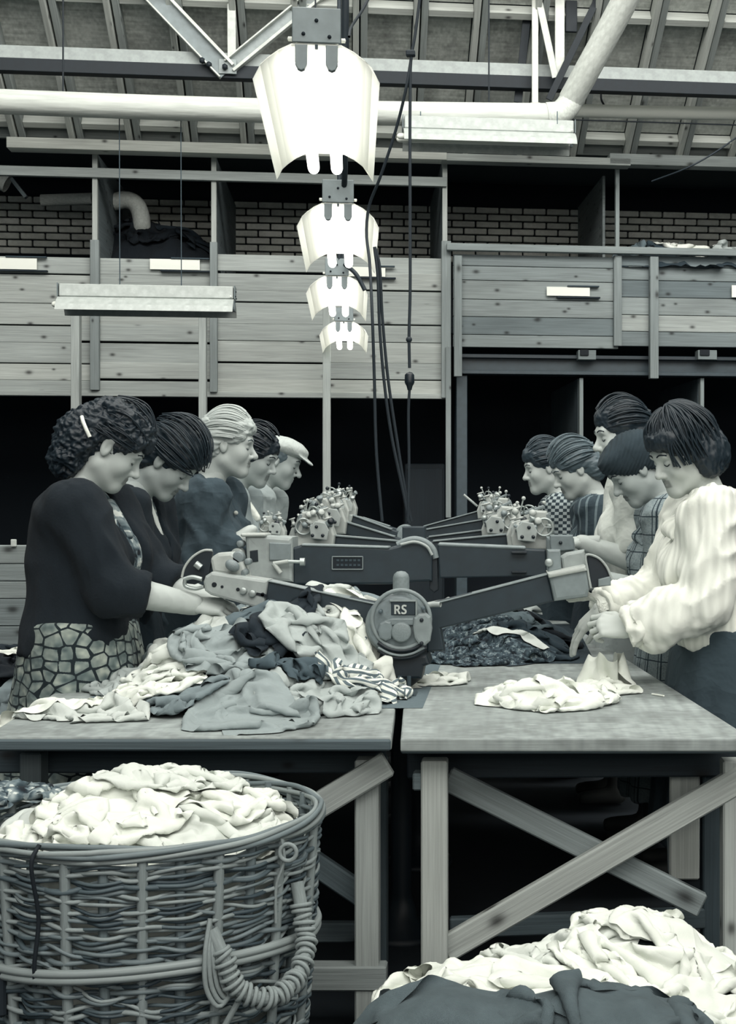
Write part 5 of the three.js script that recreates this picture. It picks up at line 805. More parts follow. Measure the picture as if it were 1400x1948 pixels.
// o: see the cast below
function person(o) {
  const R = rng(o.seed), L = o.lean * deg, tv = V(Math.sin(L), Math.cos(L), 0), fv = V(Math.cos(L), -Math.sin(L), 0), g = o.girth ?? 1, male = !!o.male;
  const P0 = V(0, 0.9, 0), on = (t, f, z = 0) => P0.clone().addScaledVector(tv, t).addScaledVector(fv, f).add(V(0, 0, z)), sh = o.shoulder ?? 0.165;
  const neckBase = on(0.485, -0.005), N = o.neck * deg, headBase = neckBase.clone().add(V(Math.sin(N) * 0.1, Math.cos(N) * 0.1, 0));
  const rot = new THREE.Matrix4().makeRotationY((o.yaw ?? 0) * deg).multiply(new THREE.Matrix4().makeRotationX((o.roll ?? 0) * deg)).multiply(new THREE.Matrix4().makeRotationZ(-o.pitch * deg));
  const hc = headBase.clone().add(V(0.022, 0.075, 0).applyMatrix4(rot)), target = P(...o.head), sc = target.y / hc.y;
  const foot = V(0, 0, 0), cT = Math.cos(o.turn), sT = Math.sin(o.turn); foot.set(target.x - sc * (cT * hc.x + sT * hc.z), 0, target.z - sc * (-sT * hc.x + cT * hc.z));
  const root = thing('person', o.label, 'person', foot, o.turn), toLocal = (v) => root.worldToLocal(v.clone()).multiplyScalar(1 / sc);
  const near = o.cell ?? 1, fix = (geo) => geo.scale(sc, sc, sc), side = o.turn > 1 ? -1 : 1;
  // arms
  const arms = [-1, 1].map((s) => {                                  // s = 1 is the right arm (+z)
    const spec = s > 0 ? o.right : o.left, S = on(0.435, 0.015 + (spec.fwd ?? 0.02), s * sh), T = Array.isArray(spec.wrist) ? toLocal(P(...spec.wrist)) : on(spec.wrist.t, spec.wrist.f, s * spec.wrist.z), l1 = 0.28, l2 = 0.245;
    const d = T.clone().sub(S); let len = d.length(); if (len > (l1 + l2) * 0.985) { T.copy(S).addScaledVector(d, (l1 + l2) * 0.985 / len); len = (l1 + l2) * 0.985; } d.normalize();
    const hint = (spec.hint ?? V(-0.6, -1, s * 0.35)).clone(), pole = hint.addScaledVector(d, -hint.dot(d)).normalize(), a = (l1 * l1 - l2 * l2 + len * len) / (2 * len), h = Math.sqrt(Math.max(0, l1 * l1 - a * a));
    return { s, S, T, E: S.clone().addScaledVector(d, a).addScaledVector(pole, h), spec };
  });
  const torso = (i, bust = true) => {
    const r = (v) => v * g + i, L2 = [];
    for (const s of [-1, 1]) L2.push([cap(on(-0.06, -0.01, s * 0.075 * g), on(0.02, -0.005, s * 0.07 * g), r(0.115), r(0.105)), 0.06], [cap(on(0.02, -0.005, s * 0.06 * g), on(0.17, 0.0, s * 0.05 * g), r(0.102), r(0.096)), 0.06], [cap(on(0.17, 0.0, s * 0.055 * g), on(0.36, -0.01, s * 0.075), r(0.098), r(0.088)), 0.06], [cap(on(0.445, -0.01, s * 0.05), on(0.43, 0.0, s * (sh - 0.01)), 0.05 + i, 0.052 + i), 0.05]);
    if (!male && bust) for (const s of [-1, 1]) L2.push([ell(on(0.27, 0.075 * (0.6 + 0.4 * g), s * 0.072), V(0.07 * g + i, 0.075 * g + i, 0.07 * g + i)), 0.05]);
    if (o.belly) L2.push([ell(on(0.08, 0.07, 0), V(0.12 + i, 0.14 + i, 0.13 + i)), 0.07]);
    return L2;
  };
  const armPrims = (i, upto = 2, taper = 1) => {                       // upto: 0..1 along the upper arm, 1..2 along the forearm
    const out = []; for (const { S, E, T } of arms) {
      const A = E.clone().sub(S), Bv = T.clone().sub(E), bare = o.armGirth ?? 1;
      const cut = (f, c, n) => (x, y, z) => Math.max(f(x, y, z), (x - c.x) * n.x + (y - c.y) * n.y + (z - c.z) * n.z);
      if (upto <= 1) { const c = S.clone().addScaledVector(A, upto); out.push([cut(cap(S, c.clone().addScaledVector(A, 0.2), 0.054 * bare + i, 0.05 * bare + i), c, A.clone().normalize()), 0.035]); continue; }
      out.push([cap(S, E, 0.054 * bare + i, 0.043 * bare + i), 0.035]); const c = E.clone().addScaledVector(Bv, upto - 1), n = Bv.clone().normalize(), rE = 0.044 * bare + i, rW = 0.0285 * bare + i * taper;
      const f = cap(E, E.clone().addScaledVector(Bv, 1.1), rE, mix(rE, rW, 1.1)); out.push([upto >= 2 && i === 0 ? cap(E, T, rE, rW) : cut(f, c, n), 0.03]);
    } return out;
  };
  // the body: torso, legs, arms, neck; then head and hands on finer grids
  const skin = o.skinMat, bodyParts = [], legs = [-1, 1].flatMap((s) => [[cap(V(0, 0.86, s * 0.085), V(0.01, 0.48, s * 0.085), 0.085, 0.056), 0.05], [cap(V(0.01, 0.48, s * 0.085), V(-0.02, 0.08, s * 0.085), 0.055, 0.036), 0.03], [cap(V(-0.03, 0.045, s * 0.085), V(0.13, 0.035, s * 0.1), 0.04, 0.03), 0.03]]);
  const bodyField = union([...torso(0), ...armPrims(0), ...legs, [cap(neckBase, headBase, 0.056, 0.05), 0.05]]);
  const box3 = (list, pad) => { const b = new THREE.Box3().setFromPoints(list); b.min.subScalar(pad); b.max.addScalar(pad); return b; };
  const all = box3([...arms.flatMap(({ S, E, T }) => [S, E, T]), on(-0.1, 0.15, 0.14), on(-0.1, -0.15, -0.14), on(0.3, 0.18, 0), headBase, V(0.05, 0.1, 0)], 0.1);
  bodyParts.push(tint(isoSurface(bodyField, V(all.min.x, 0.0, all.min.z), all.max, 0.013 * Math.min(1.3, near)), (x, y) => y < 0.6 ? 0.1 : 1));  // legs darkened in the vertex colour for the shade under the tables
  const hm = rot.clone().setPosition(hc), hinv = hm.clone().invert(), hf = headField({ ...o.face, neck: neckBase.clone().lerp(headBase, 0.2).applyMatrix4(hinv) });
  const headGeo = tint(isoSurface(hf, V(-0.13, -0.2, -0.1), V(0.14, 0.13, 0.1), 0.003 * near), (x, y, z) => { const lip = smooth(0.082, 0.088, x) * smooth(-0.08, -0.075, y) * smooth(-0.049, -0.054, y) * smooth(0.026, 0.018, Math.abs(z)); return 1 - 0.5 * lip * (o.lips ?? 1); });
  bodyParts.push(headGeo.applyMatrix4(hm));
  for (const { s, E, T, spec } of arms) if (!spec.hidden) {
    const dir = (spec.dir ? V(...spec.dir) : T.clone().sub(E)).normalize(), back = (spec.back ? V(...spec.back) : V(-0.2, 1, 0.3 * s)), z = dir.clone().cross(back).normalize(), y = z.clone().cross(dir);
    bodyParts.push(tint(handGeometry(-s, spec.curl ?? [0.5, 0.55, 0.6, 0.65], 0.0028 * near, spec.spread)).applyMatrix4(new THREE.Matrix4().makeBasis(dir, y, z).setPosition(T)));
  }
  for (const b of bodyParts) b.deleteAttribute('uv');
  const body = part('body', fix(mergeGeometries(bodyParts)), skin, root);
  // brows and lashes lie on the face
  const onFace = (y, z, o2 = 0.001) => { let a = 0.03, b = 0.14; for (let k = 0; k < 18; k++) { const m = (a + b) / 2; if (hf(m, y, z) < 0) a = m; else b = m; } return V(a + o2, y, z); };
  const browMat = mat(o.browTone ?? 28, { roughness: 0.9 });
  for (const s of [-1, 1]) {
    part('eyebrow', fix(tube([[0.029, 0.012], [0.034, 0.024], [0.034, 0.038], [0.028, 0.05]].map(([y, z]) => onFace(y, s * z, 0.0)), 0.0026, 16, 6).scale(1, 1, 1).applyMatrix4(hm)), browMat, root);
    part('eyelashes', fix(tube([[-0.002, 0.018], [-0.006, 0.026], [-0.007, 0.034], [-0.002, 0.045]].map(([y, z]) => onFace(y, s * z, 0.0005)), 0.0018, 14, 6).applyMatrix4(hm)), browMat, root);
  }
  const headPart = (name, geo, m, label) => part(name, fix(geo.applyMatrix4(hm)), m, root, label);
  const garment = (name, prims, m, opt = {}) => {                      // opt: cuts, fold, hem, cell
    let f = union(prims); const f0 = f; if (opt.clip) f = (x, y, z) => Math.max(f0(x, y, z), opt.clip(x, y, z));
    const geo = displace(isoSurface(f, opt.lo ?? V(all.min.x - 0.03, opt.bottom ?? 0.7, all.min.z - 0.03), opt.hi ?? V(all.max.x + 0.03, on(0.6, 0).y + 0.06, all.max.z + 0.03), (opt.cell ?? 0.0085) * Math.min(1.5, near)), opt.fold ?? folds(0.006, 1));
    return part(name, fix(wrapUV(geo, side)), m, root, opt.label);
  };
  const s0 = R() * 50, folds = (amp, f, stretch = 0.4) => (x, y, z) => { const a = fbm(x * 16 * f + s0, y * 16 * f * stretch, z * 16 * f, 3), b = 1 - Math.abs(fbm(x * 9 * f + 5 + s0 + y * 5, y * 7 * f, z * 9 * f, 2)) * 2.2; return 1.7 * amp * (a * 1.2 + 0.8 * b * Math.abs(b) - 0.3); };
  const neckHole = (r, k = 0.012) => [cap(on(0.42, 0.02), headBase.clone().add(V(0.03, 0.06, 0)), r, r * 1.25), k, 1];
  const vCut = (t, r) => [cap(on(0.47, 0.06), on(t, 0.16), r, r * 0.55), 0.012, 1];
  const skirt = (m, opt = {}) => {
    const topY = 0.98, f = (x, y, z) => { const t = clamp((topY - y) / 0.65, -0.2, 1), rx = (0.137 + 0.05 * Math.sqrt(Math.max(0, t)) + 0.04 * t) * g, rz = (0.212 + 0.015 * Math.sqrt(Math.max(0, t)) + 0.03 * t) * g, e = Math.hypot((x + 0.005) / rx, z / rz); return Math.max((e - 1) * Math.min(rx, rz), y - topY, 0.3 - y); };
    const geo = displace(isoSurface(f, V(-0.4, 0.28, -0.4), V(0.4, 1.0, 0.4), 0.011 * Math.min(1.4, near)), (x, y, z) => { const a = Math.atan2(z, x), t = clamp((topY - y) / 0.4, 0, 1); return (opt.pleat ?? 0.008) * t * Math.sin(a * 17 + 2 * noise(x * 4, y * 3, z * 4)) + 0.008 * fbm(x * 9, y * 5, z * 9, 2); });
    return part('skirt', fix(wrapUV(geo, side)), m, root);
  };
  return { root, R, on, hm, hf, hc, arms, sc, torso, armPrims, garment, folds, neckHole, vCut, skirt, headPart, headBase, neckBase, fix, near, side, all };
}
const hairCloth = (prims, lo, hi, cell, fold) => wrapUV(displace(isoSurface(union(prims), lo, hi, cell), fold), 1);
const FACE = (r = 1, dx = 0) => [ell(V(0.078 + dx, -0.055, 0), V(0.082 * r, 0.108 * r, 0.088)), 0.012, 1];
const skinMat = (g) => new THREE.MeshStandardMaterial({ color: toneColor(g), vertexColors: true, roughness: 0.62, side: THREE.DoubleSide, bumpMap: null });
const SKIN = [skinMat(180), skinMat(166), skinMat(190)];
const hairMat = (g) => mat(g, { roughness: 0.5 });
const strandFold = (amp, fx, fy, fz) => (x, y, z) => amp * (fbm(x * fx, y * fy, z * fz, 3) * 1.3 + 0.5 * (1 - 2 * Math.abs(fbm(x * fx * 0.6 + 4, y * fy * 0.6, z * fz * 0.6, 2))));
const FLORAL = pattern(texture(256, 256, 0.24, 0.24, (u, v) => { let a = 9, b = 9; for (let i = -1; i < 7; i++) for (let j = -1; j < 7; j++) { const ii = (i + 6) % 6, jj = (j + 6) % 6, x = (i + 0.15 + 0.7 * hash3(ii, jj, 5)) / 6, y = (j + 0.15 + 0.7 * hash3(ii, jj, 9)) / 6, d = Math.hypot(u - x, v - y) + 0.03 * pn(u, v, 14, 14, 33, 3); if (d < a) { b = a; a = d; } else if (d < b) b = d; } return tone(b - a < 0.024 + 0.03 * pn(u, v, 6, 6, 38, 2) ? 34 : 150 + 90 * pn(u, v, 12, 12, 35, 2)); }), { color: toneColor(215) });
const PLAID = pattern(texture(128, 128, 0.065, 0.065, (u, v) => { const a = Math.abs(u - 0.5) < 0.04 || Math.abs(u - 0.68) < 0.02, b = Math.abs(v - 0.5) < 0.035; return tone(a || b ? 44 : 128 + 30 * pn(u, v, 20, 20, 44, 2)); }));
const CHECK = pattern(texture(64, 64, 0.03, 0.03, (u, v) => tone((u < 0.5) !== (v < 0.5) ? 40 : 150)));
const DARKSTRIPE = pattern(texture(64, 64, 0.03, 0.03, (u) => tone(u < 0.25 ? 104 : 52)));
const CRINKLE = mat(240, { map: texture(256, 128, 0.16, 0.4, (u, v) => 0.95 + 0.03 * Math.sin(u * 6.2832 * 8 + 3 * pn(u, v, 3, 3, 71, 2)) + 0.05 * pn(u, v, 20, 5, 73, 2)), bumpMap: texture(256, 128, 0.16, 0.4, (u, v) => 0.5 + 0.13 * Math.sin(u * 6.2832 * 8 + 3 * pn(u, v, 3, 3, 71, 2)) + 0.3 * pn(u, v, 16, 5, 75, 3), true), bumpScale: 0.003, roughness: 0.95 });
const KNIT = (g) => mat(g, { bumpMap: CLOTHBUMP, bumpScale: 0.0015, roughness: 1 });

{ // left 1: black cardigan
  const q = person({ seed: 1, label: 'woman in a black cardigan and patterned skirt with a white clip in her curly hair', head: [214, 852, 4.08], turn: 0, lean: -1, neck: 24, pitch: 36, yaw: 10, girth: 1.14, shoulder: 0.17, armGirth: 1.22, skinMat: SKIN[0], face: { width: 1.06 },
    right: { wrist: [368, 1150, 3.95], hint: V(-0.7, -1, 0.5), dir: [1, -0.12, -0.25], back: [0.1, 0.9, 0.55], curl: [0.5, 0.6, 0.65, 0.7] }, left: { wrist: [410, 1146, 4.2], dir: [0.9, -0.5, 0.25], back: [0.5, 0.8, -0.1], curl: [0.45, 0.55, 0.6, 0.6] } });
  q.garment('dress_top', [...q.torso(0.014), q.neckHole(0.062), q.vCut(0.36, 0.03)], SPECKLE, { clip: (x, y) => 0.95 - y, fold: q.folds(0.002, 1) });
  q.garment('cardigan', [...q.torso(0.028), ...q.armPrims(0.024, 1.42), q.neckHole(0.074), [cap(q.on(0.5, 0.05), q.on(0.16, 0.235), 0.075, 0.078), 0.012, 1]], KNIT(17), { clip: (x, y) => 0.88 - y, fold: q.folds(0.008, 0.8), bottom: 0.84 });
  q.garment('collar', [[cap(q.on(0.44, 0.075, 0.05), q.on(0.34, 0.14, 0.035), 0.02, 0.014), 0], [cap(q.on(0.47, -0.01, 0.068), q.on(0.44, 0.075, 0.05), 0.017, 0.02), 0.01], [cap(q.on(0.44, 0.075, -0.05), q.on(0.34, 0.14, -0.035), 0.02, 0.014), 0.0]], SPECKLE, { cell: 0.006, fold: q.folds(0.002, 1) });
  q.skirt(FLORAL, { pleat: 0.007 });
  const hair = [[ell(V(-0.012, 0.05, 0), V(0.112, 0.09, 0.09)), 0], [ell(V(0.04, 0.078, 0), V(0.055, 0.045, 0.07)), 0.03], [ell(V(-0.09, -0.02, 0), V(0.085, 0.105, 0.1)), 0.04], [ell(V(-0.085, -0.1, 0), V(0.06, 0.07, 0.085)), 0.04], [ell(V(-0.03, 0.1, 0.02), V(0.08, 0.04, 0.06)), 0.03], FACE(1.02, 0.014), [ell(V(-0.005, -0.05, 0.1), V(0.04, 0.085, 0.045)), 0.012, 1], [ell(V(-0.005, -0.05, -0.1), V(0.04, 0.085, 0.045)), 0.012, 1]];
  q.headPart('hair', join([hairCloth(hair, V(-0.22, -0.22, -0.14), V(0.13, 0.18, 0.14), 0.0036, (x, y, z) => 0.016 * fbm(x * 45, y * 45, z * 45, 3) + 0.007 * (1 - 3 * Math.abs(fbm(x * 60, y * 60, z * 60, 2)))), hairLocks(q.R, 70, 'back', { r: [0.118, 0.128, 0.103], loose: 0.16, wave: 0.01, from: 38, to: 130, thick: 0.002, drop: 0 })]), hairMat(26));
  q.headPart('hair_clip', tube([V(-0.122, 0.028, 0.1), V(-0.108, 0.018, 0.11), V(-0.085, 0.004, 0.116), V(-0.063, -0.009, 0.114)], 0.0062, 16, 8), mat(236, { roughness: 0.4 }));
}
{ // left 2: dark cardigan, light collar
  const q = person({ seed: 2, label: 'woman with wind-blown dark hair and light collar, behind the one in the black cardigan', head: [322, 878, 4.6], turn: 0, lean: 10, neck: 38, pitch: 44, yaw: -6, girth: 1.12, skinMat: SKIN[1], cell: 1.2, right: { wrist: [400, 1130, 4.55], hidden: true }, left: { wrist: [430, 1130, 4.75], hidden: true } });
  q.garment('blouse', [...q.torso(0.008), q.neckHole(0.062)], SPECKLE, { fold: q.folds(0.003, 1) });
  q.garment('cardigan', [...q.torso(0.022), ...q.armPrims(0.022, 1.9), q.neckHole(0.07), q.vCut(0.12, 0.062)], KNIT(22), { clip: (x, y) => 0.86 - y });
  q.garment('collar', [[cap(q.on(0.47, 0.06, 0.06), q.on(0.36, 0.13, 0.075), 0.016, 0.012), 0], [cap(q.on(0.48, -0.02, 0.065), q.on(0.47, 0.06, 0.06), 0.015, 0.016), 0.01]], W3, { cell: 0.006, fold: q.folds(0.002, 1), label: 'light collar' });
  q.skirt(cloth(40));
  q.headPart('hair', join([hairCloth([[ell(V(-0.015, 0.045, 0), V(0.112, 0.09, 0.09)), 0], [ell(V(-0.07, -0.02, 0), V(0.065, 0.08, 0.085)), 0.03], [ell(V(0.045, 0.075, 0), V(0.05, 0.038, 0.065)), 0.03], FACE(1.0, 0.012), [ell(V(0.0, -0.06, 0.1), V(0.035, 0.06, 0.045)), 0.012, 1]], V(-0.2, -0.2, -0.14), V(0.13, 0.17, 0.14), 0.004, strandFold(0.01, 20, 60, 60)), hairLocks(q.R, 90, 'back', { r: [0.122, 0.13, 0.102], loose: 0.26, wave: 0.008, from: 20, to: 150, thick: 0.0022, drop: 0 })]), hairMat(34));
}
{ // left 3: fair hair, dark jacket
  const q = person({ seed: 3, label: 'fair-haired woman in a dark grey jacket with rolled sleeves, standing upright in the left row', head: [434, 846, 5.2], turn: 0, lean: 5, neck: 24, pitch: 10, yaw: 4, girth: 1.05, skinMat: SKIN[0], cell: 1.3, browTone: 70, face: { nose: 1.15 }, right: { wrist: [478, 1010, 5.05], hidden: true, hint: V(-0.7, -1, 0.4) }, left: { wrist: [520, 1040, 5.4], hidden: true } });
  q.garment('blouse', [...q.torso(0.01), q.neckHole(0.06), q.vCut(0.34, 0.02)], cloth(150), { fold: q.folds(0.003, 1) });
  q.garment('jacket', [...q.torso(0.026), ...q.armPrims(0.028, 1.75), q.neckHole(0.066), q.vCut(0.1, 0.045)], cloth(58), { clip: (x, y) => 0.82 - y, bottom: 0.8, fold: q.folds(0.011, 1.1) });
  q.garment('lapel', [[cap(q.on(0.47, 0.04, 0.07), q.on(0.2, 0.145, 0.06), 0.02, 0.014), 0]], cloth(52), { cell: 0.007, fold: q.folds(0.002, 1) });
  q.headPart('button', new THREE.SphereGeometry(0.009, 10, 8).applyMatrix4(q.hm.clone().invert().multiply(new THREE.Matrix4().makeTranslation(...q.on(0.385, 0.125, 0.07).toArray()))), W1);
  q.skirt(cloth(50));
  q.headPart('hair', join([hairCloth([[ell(V(-0.018, 0.045, 0), V(0.11, 0.088, 0.088)), 0], [ell(V(-0.06, -0.015, 0), V(0.07, 0.06, 0.085)), 0.03], [ell(V(-0.09, -0.055, 0), V(0.04, 0.03, 0.06)), 0.02], [ell(V(0.045, 0.082, 0), V(0.048, 0.032, 0.062)), 0.03], FACE(1.02, 0.014), [ell(V(0.002, -0.03, 0.09), V(0.032, 0.045, 0.04)), 0.01, 1]], V(-0.2, -0.2, -0.14), V(0.13, 0.17, 0.14), 0.0042, strandFold(0.008, 24, 70, 70)), hairLocks(q.R, 70, 'back', { r: [0.114, 0.124, 0.094], loose: 0.05, wave: 0.004, from: 40, to: 160, thick: 0.003, drop: 0.6 })]), hairMat(176));
}
{ // left 4: mostly hidden
  const q = person({ seed: 4, label: 'dark-haired woman in a white collar half hidden behind the fair-haired one', head: [484, 868, 5.75], turn: 0, lean: 6, neck: 26, pitch: 24, yaw: -8, skinMat: SKIN[1], cell: 1.5, right: { wrist: [560, 1050, 5.7], hidden: true }, left: { wrist: [570, 1050, 5.9], hidden: true } });
  q.garment('dress', [...q.torso(0.016), ...q.armPrims(0.018, 1.9), q.neckHole(0.062)], cloth(140));
  q.garment('collar', [[cap(q.on(0.475, 0.03, 0.06), q.on(0.37, 0.125, 0.07), 0.022, 0.016), 0], [cap(q.on(0.48, -0.04, 0.06), q.on(0.475, 0.03, 0.06), 0.018, 0.022), 0.01]], W1, { cell: 0.007, fold: q.folds(0.002, 1), label: 'white collar' });
  q.skirt(cloth(120));
  q.headPart('hair', join([hairCloth([[ell(V(-0.014, 0.045, 0), V(0.11, 0.088, 0.088)), 0], [ell(V(-0.05, -0.03, 0), V(0.06, 0.07, 0.084)), 0.03], FACE(1, 0.014)], V(-0.2, -0.2, -0.14), V(0.13, 0.17, 0.14), 0.005, strandFold(0.01, 40, 50, 40)), hairLocks(q.R, 30, 'back', { r: [0.116, 0.124, 0.094], loose: 0.08, thick: 0.003, drop: 0.4 })]), hairMat(24));
}
{ // left 5: man in a flat cap
  const q = person({ seed: 5, male: 1, label: 'man in a light flat cap and grey work shirt, far end of left row', head: [532, 876, 6.25], turn: 0, lean: 5, neck: 30, pitch: 24, yaw: 2, skinMat: SKIN[1], cell: 1.5, lips: 0.3, face: { nose: 1.25 }, right: { wrist: [575, 1035, 6.1], hidden: true }, left: { wrist: [590, 1035, 6.4], hidden: true } });
  q.garment('shirt', [...q.torso(0.016), ...q.armPrims(0.022, 1.9), q.neckHole(0.06)], cloth(152), { fold: q.folds(0.008, 1) });
  q.garment('brace', [[cap(q.on(0.46, 0.05, 0.075), q.on(0.1, 0.115, 0.07), 0.012, 0.012), 0]], W3, { cell: 0.007, fold: () => 0, label: 'light brace strap' });
  q.garment('trousers', [...q.torso(0.02, false).slice(0, 2), ...[-1, 1].flatMap((s) => [[cap(V(0, 0.86, s * 0.085), V(0.01, 0.48, s * 0.09), 0.105, 0.08), 0.04], [cap(V(0.01, 0.48, s * 0.09), V(-0.02, 0.08, s * 0.09), 0.08, 0.065), 0.03]])], cloth(40), { lo: V(-0.25, 0.05, -0.3), hi: V(0.25, 0.98, 0.3), cell: 0.012 });
  q.headPart('cap', hairCloth([[ell(V(-0.005, 0.068, 0), V(0.118, 0.046, 0.094), 0.12), 0], [ell(V(0.1, 0.058, 0), V(0.06, 0.009, 0.075), -0.28), 0.012], [ell(V(0.03, 0.085, 0), V(0.085, 0.03, 0.085), -0.1), 0.02]], V(-0.2, -0.05, -0.14), V(0.2, 0.17, 0.14), 0.004, (x, y, z) => 0.005 * fbm(x * 20, y * 20, z * 20, 2)), cloth(178));
  q.headPart('hair', hairCloth([[ell(V(-0.022, 0.025, 0), V(0.096, 0.085, 0.08)), 0], FACE(1.1, 0.005), [ell(V(0.01, -0.08, 0), V(0.15, 0.07, 0.15)), 0.01, 1]], V(-0.2, -0.2, -0.14), V(0.13, 0.17, 0.14), 0.005, strandFold(0.004, 60, 60, 60)), hairMat(90));
}
{ // right 1: white blouse
  const q = person({ seed: 11, label: 'woman in a loose white blouse and dark skirt with bobbed dark hair, nearest at right', head: [1297, 862, 4.0], turn: Math.PI, lean: 6, neck: 28, pitch: 26, yaw: 24, roll: 0, girth: 1.12, skinMat: SKIN[2], face: { nose: 0.95, width: 1.03 },
    left: { wrist: [1196, 1196, 3.84], hint: V(-0.35, -1, -0.4), dir: [1, 0.12, 0.1], back: [0.25, 0.6, -0.9], curl: [0.85, 0.95, 1.0, 1.05] }, right: { wrist: [1142, 1160, 4.08], hint: V(-0.3, -1, 0.4), dir: [0.75, -0.75, 0.1], back: [0.7, 0.6, -0.3], curl: [0.25, 0.3, 0.35, 0.4] } });
  q.garment('blouse', [...q.torso(0.03), ...q.armPrims(0.034, 1.9, 1.3), q.neckHole(0.066), q.vCut(0.36, 0.03)], CRINKLE, { clip: (x, y) => 0.93 - y, bottom: 0.9, fold: q.folds(0.016, 0.9, 0.25) });
  for (const { T, E } of q.arms) { const n = T.clone().sub(E).normalize(), c = E.clone().lerp(T, 0.86); q.garment('cuff', [[(x, y, z) => Math.max(cap(c.clone().addScaledVector(n, -0.06), c.clone().addScaledVector(n, 0.08), 0.058, 0.074)(x, y, z), (x - c.x) * n.x + (y - c.y) * n.y + (z - c.z) * n.z - 0.03, -((x - c.x) * n.x + (y - c.y) * n.y + (z - c.z) * n.z) - 0.05), 0]], CRINKLE, { lo: c.clone().subScalar(0.16), hi: c.clone().addScalar(0.16), cell: 0.006, fold: q.folds(0.01, 1.2) }); }
  q.garment('collar', [[cap(q.on(0.475, 0.0, -0.075), q.on(0.40, 0.135, -0.055), 0.022, 0.026), 0], [cap(q.on(0.40, 0.135, -0.055), q.on(0.375, 0.14, -0.1), 0.02, 0.008), 0.02], [cap(q.on(0.49, -0.055, 0.0), q.on(0.475, 0.0, -0.075), 0.022, 0.022), 0.02], [cap(q.on(0.475, 0.0, 0.075), q.on(0.40, 0.135, 0.055), 0.02, 0.024), 0]], CRINKLE, { cell: 0.006, fold: q.folds(0.004, 1) });
  q.skirt(cloth(62), { pleat: 0.004 });
  const hair = [[ell(V(-0.016, 0.047, 0), V(0.112, 0.088, 0.092)), 0], [ell(V(-0.075, -0.03, 0), V(0.075, 0.09, 0.095)), 0.04], [ell(V(-0.035, -0.03, -0.075), V(0.045, 0.07, 0.03)), 0.03], [ell(V(-0.035, -0.03, 0.075), V(0.045, 0.07, 0.03)), 0.03], [ell(V(0.05, 0.075, -0.02), V(0.05, 0.034, 0.065)), 0.03], FACE(1.0, 0.012)];
  q.headPart('hair', join([hairCloth(hair, V(-0.21, -0.18, -0.14), V(0.14, 0.17, 0.14), 0.0038, (x, y, z) => 0.007 * fbm(x * 50, y * 24, z * 50, 3) + 0.005 * (1 - 3 * Math.abs(fbm(x * 60 + y * 20, y * 26, z * 60, 2)))), hairLocks(q.R, 80, 'down', { azFrom: 42, azTo: 200, r: [0.119, 0.126, 0.102], part: 6, fall: 104, loose: 0.1, wave: 0.008, thick: 0.0027 }), hairLocks(q.R, 26, 'down', { azFrom: -30, azTo: 46, r: [0.116, 0.122, 0.1], part: 8, fall: 62, loose: 0.08, thick: 0.0026 })]), hairMat(30));
}
{ // right 2: headscarf and plaid dress
  const q = person({ seed: 12, label: 'woman in a dark knitted headscarf and plaid dress beside the one in white', head: [1208, 892, 4.6], turn: Math.PI, lean: 8, neck: 36, pitch: 38, yaw: 8, girth: 1.1, skinMat: SKIN[1], cell: 1.2, left: { wrist: [1150, 1100, 4.5], hidden: true }, right: { wrist: [1120, 1110, 4.8], hidden: true } });
  q.garment('dress', [...q.torso(0.02), ...q.armPrims(0.024, 1.3), q.neckHole(0.064)], PLAID, { clip: (x, y) => 0.86 - y, bottom: 0.84, fold: q.folds(0.009, 1, 0.2) });
  q.garment('collar', [[cap(q.on(0.48, 0.0, -0.075), q.on(0.38, 0.13, -0.07), 0.016, 0.02), 0], [cap(q.on(0.38, 0.13, -0.07), q.on(0.35, 0.12, -0.12), 0.018, 0.008), 0.01]], PLAID, { cell: 0.007, fold: q.folds(0.003, 1) });
  q.skirt(PLAID);
  q.headPart('headscarf', hairCloth([[ell(V(-0.02, 0.045, 0), V(0.118, 0.094, 0.096), 0.15), 0], [ell(V(0.05, 0.075, 0), V(0.055, 0.04, 0.075)), 0.03], [ell(V(-0.08, 0.0, 0), V(0.06, 0.075, 0.085)), 0.03], [ell(V(0.095, -0.07, 0), V(0.092, 0.11, 0.1)), 0.012, 1], [ell(V(0, -0.1, 0), V(0.08, 0.085, 0.12)), 0.02, 1]], V(-0.2, -0.2, -0.14), V(0.14, 0.19, 0.14), 0.0045, (x, y, z) => 0.005 * fbm(x * 14 + y * 9, y * 30, z * 14, 3) + 0.002 * Math.sin((x + y * 1.6) * 260)), KNIT(56));
}
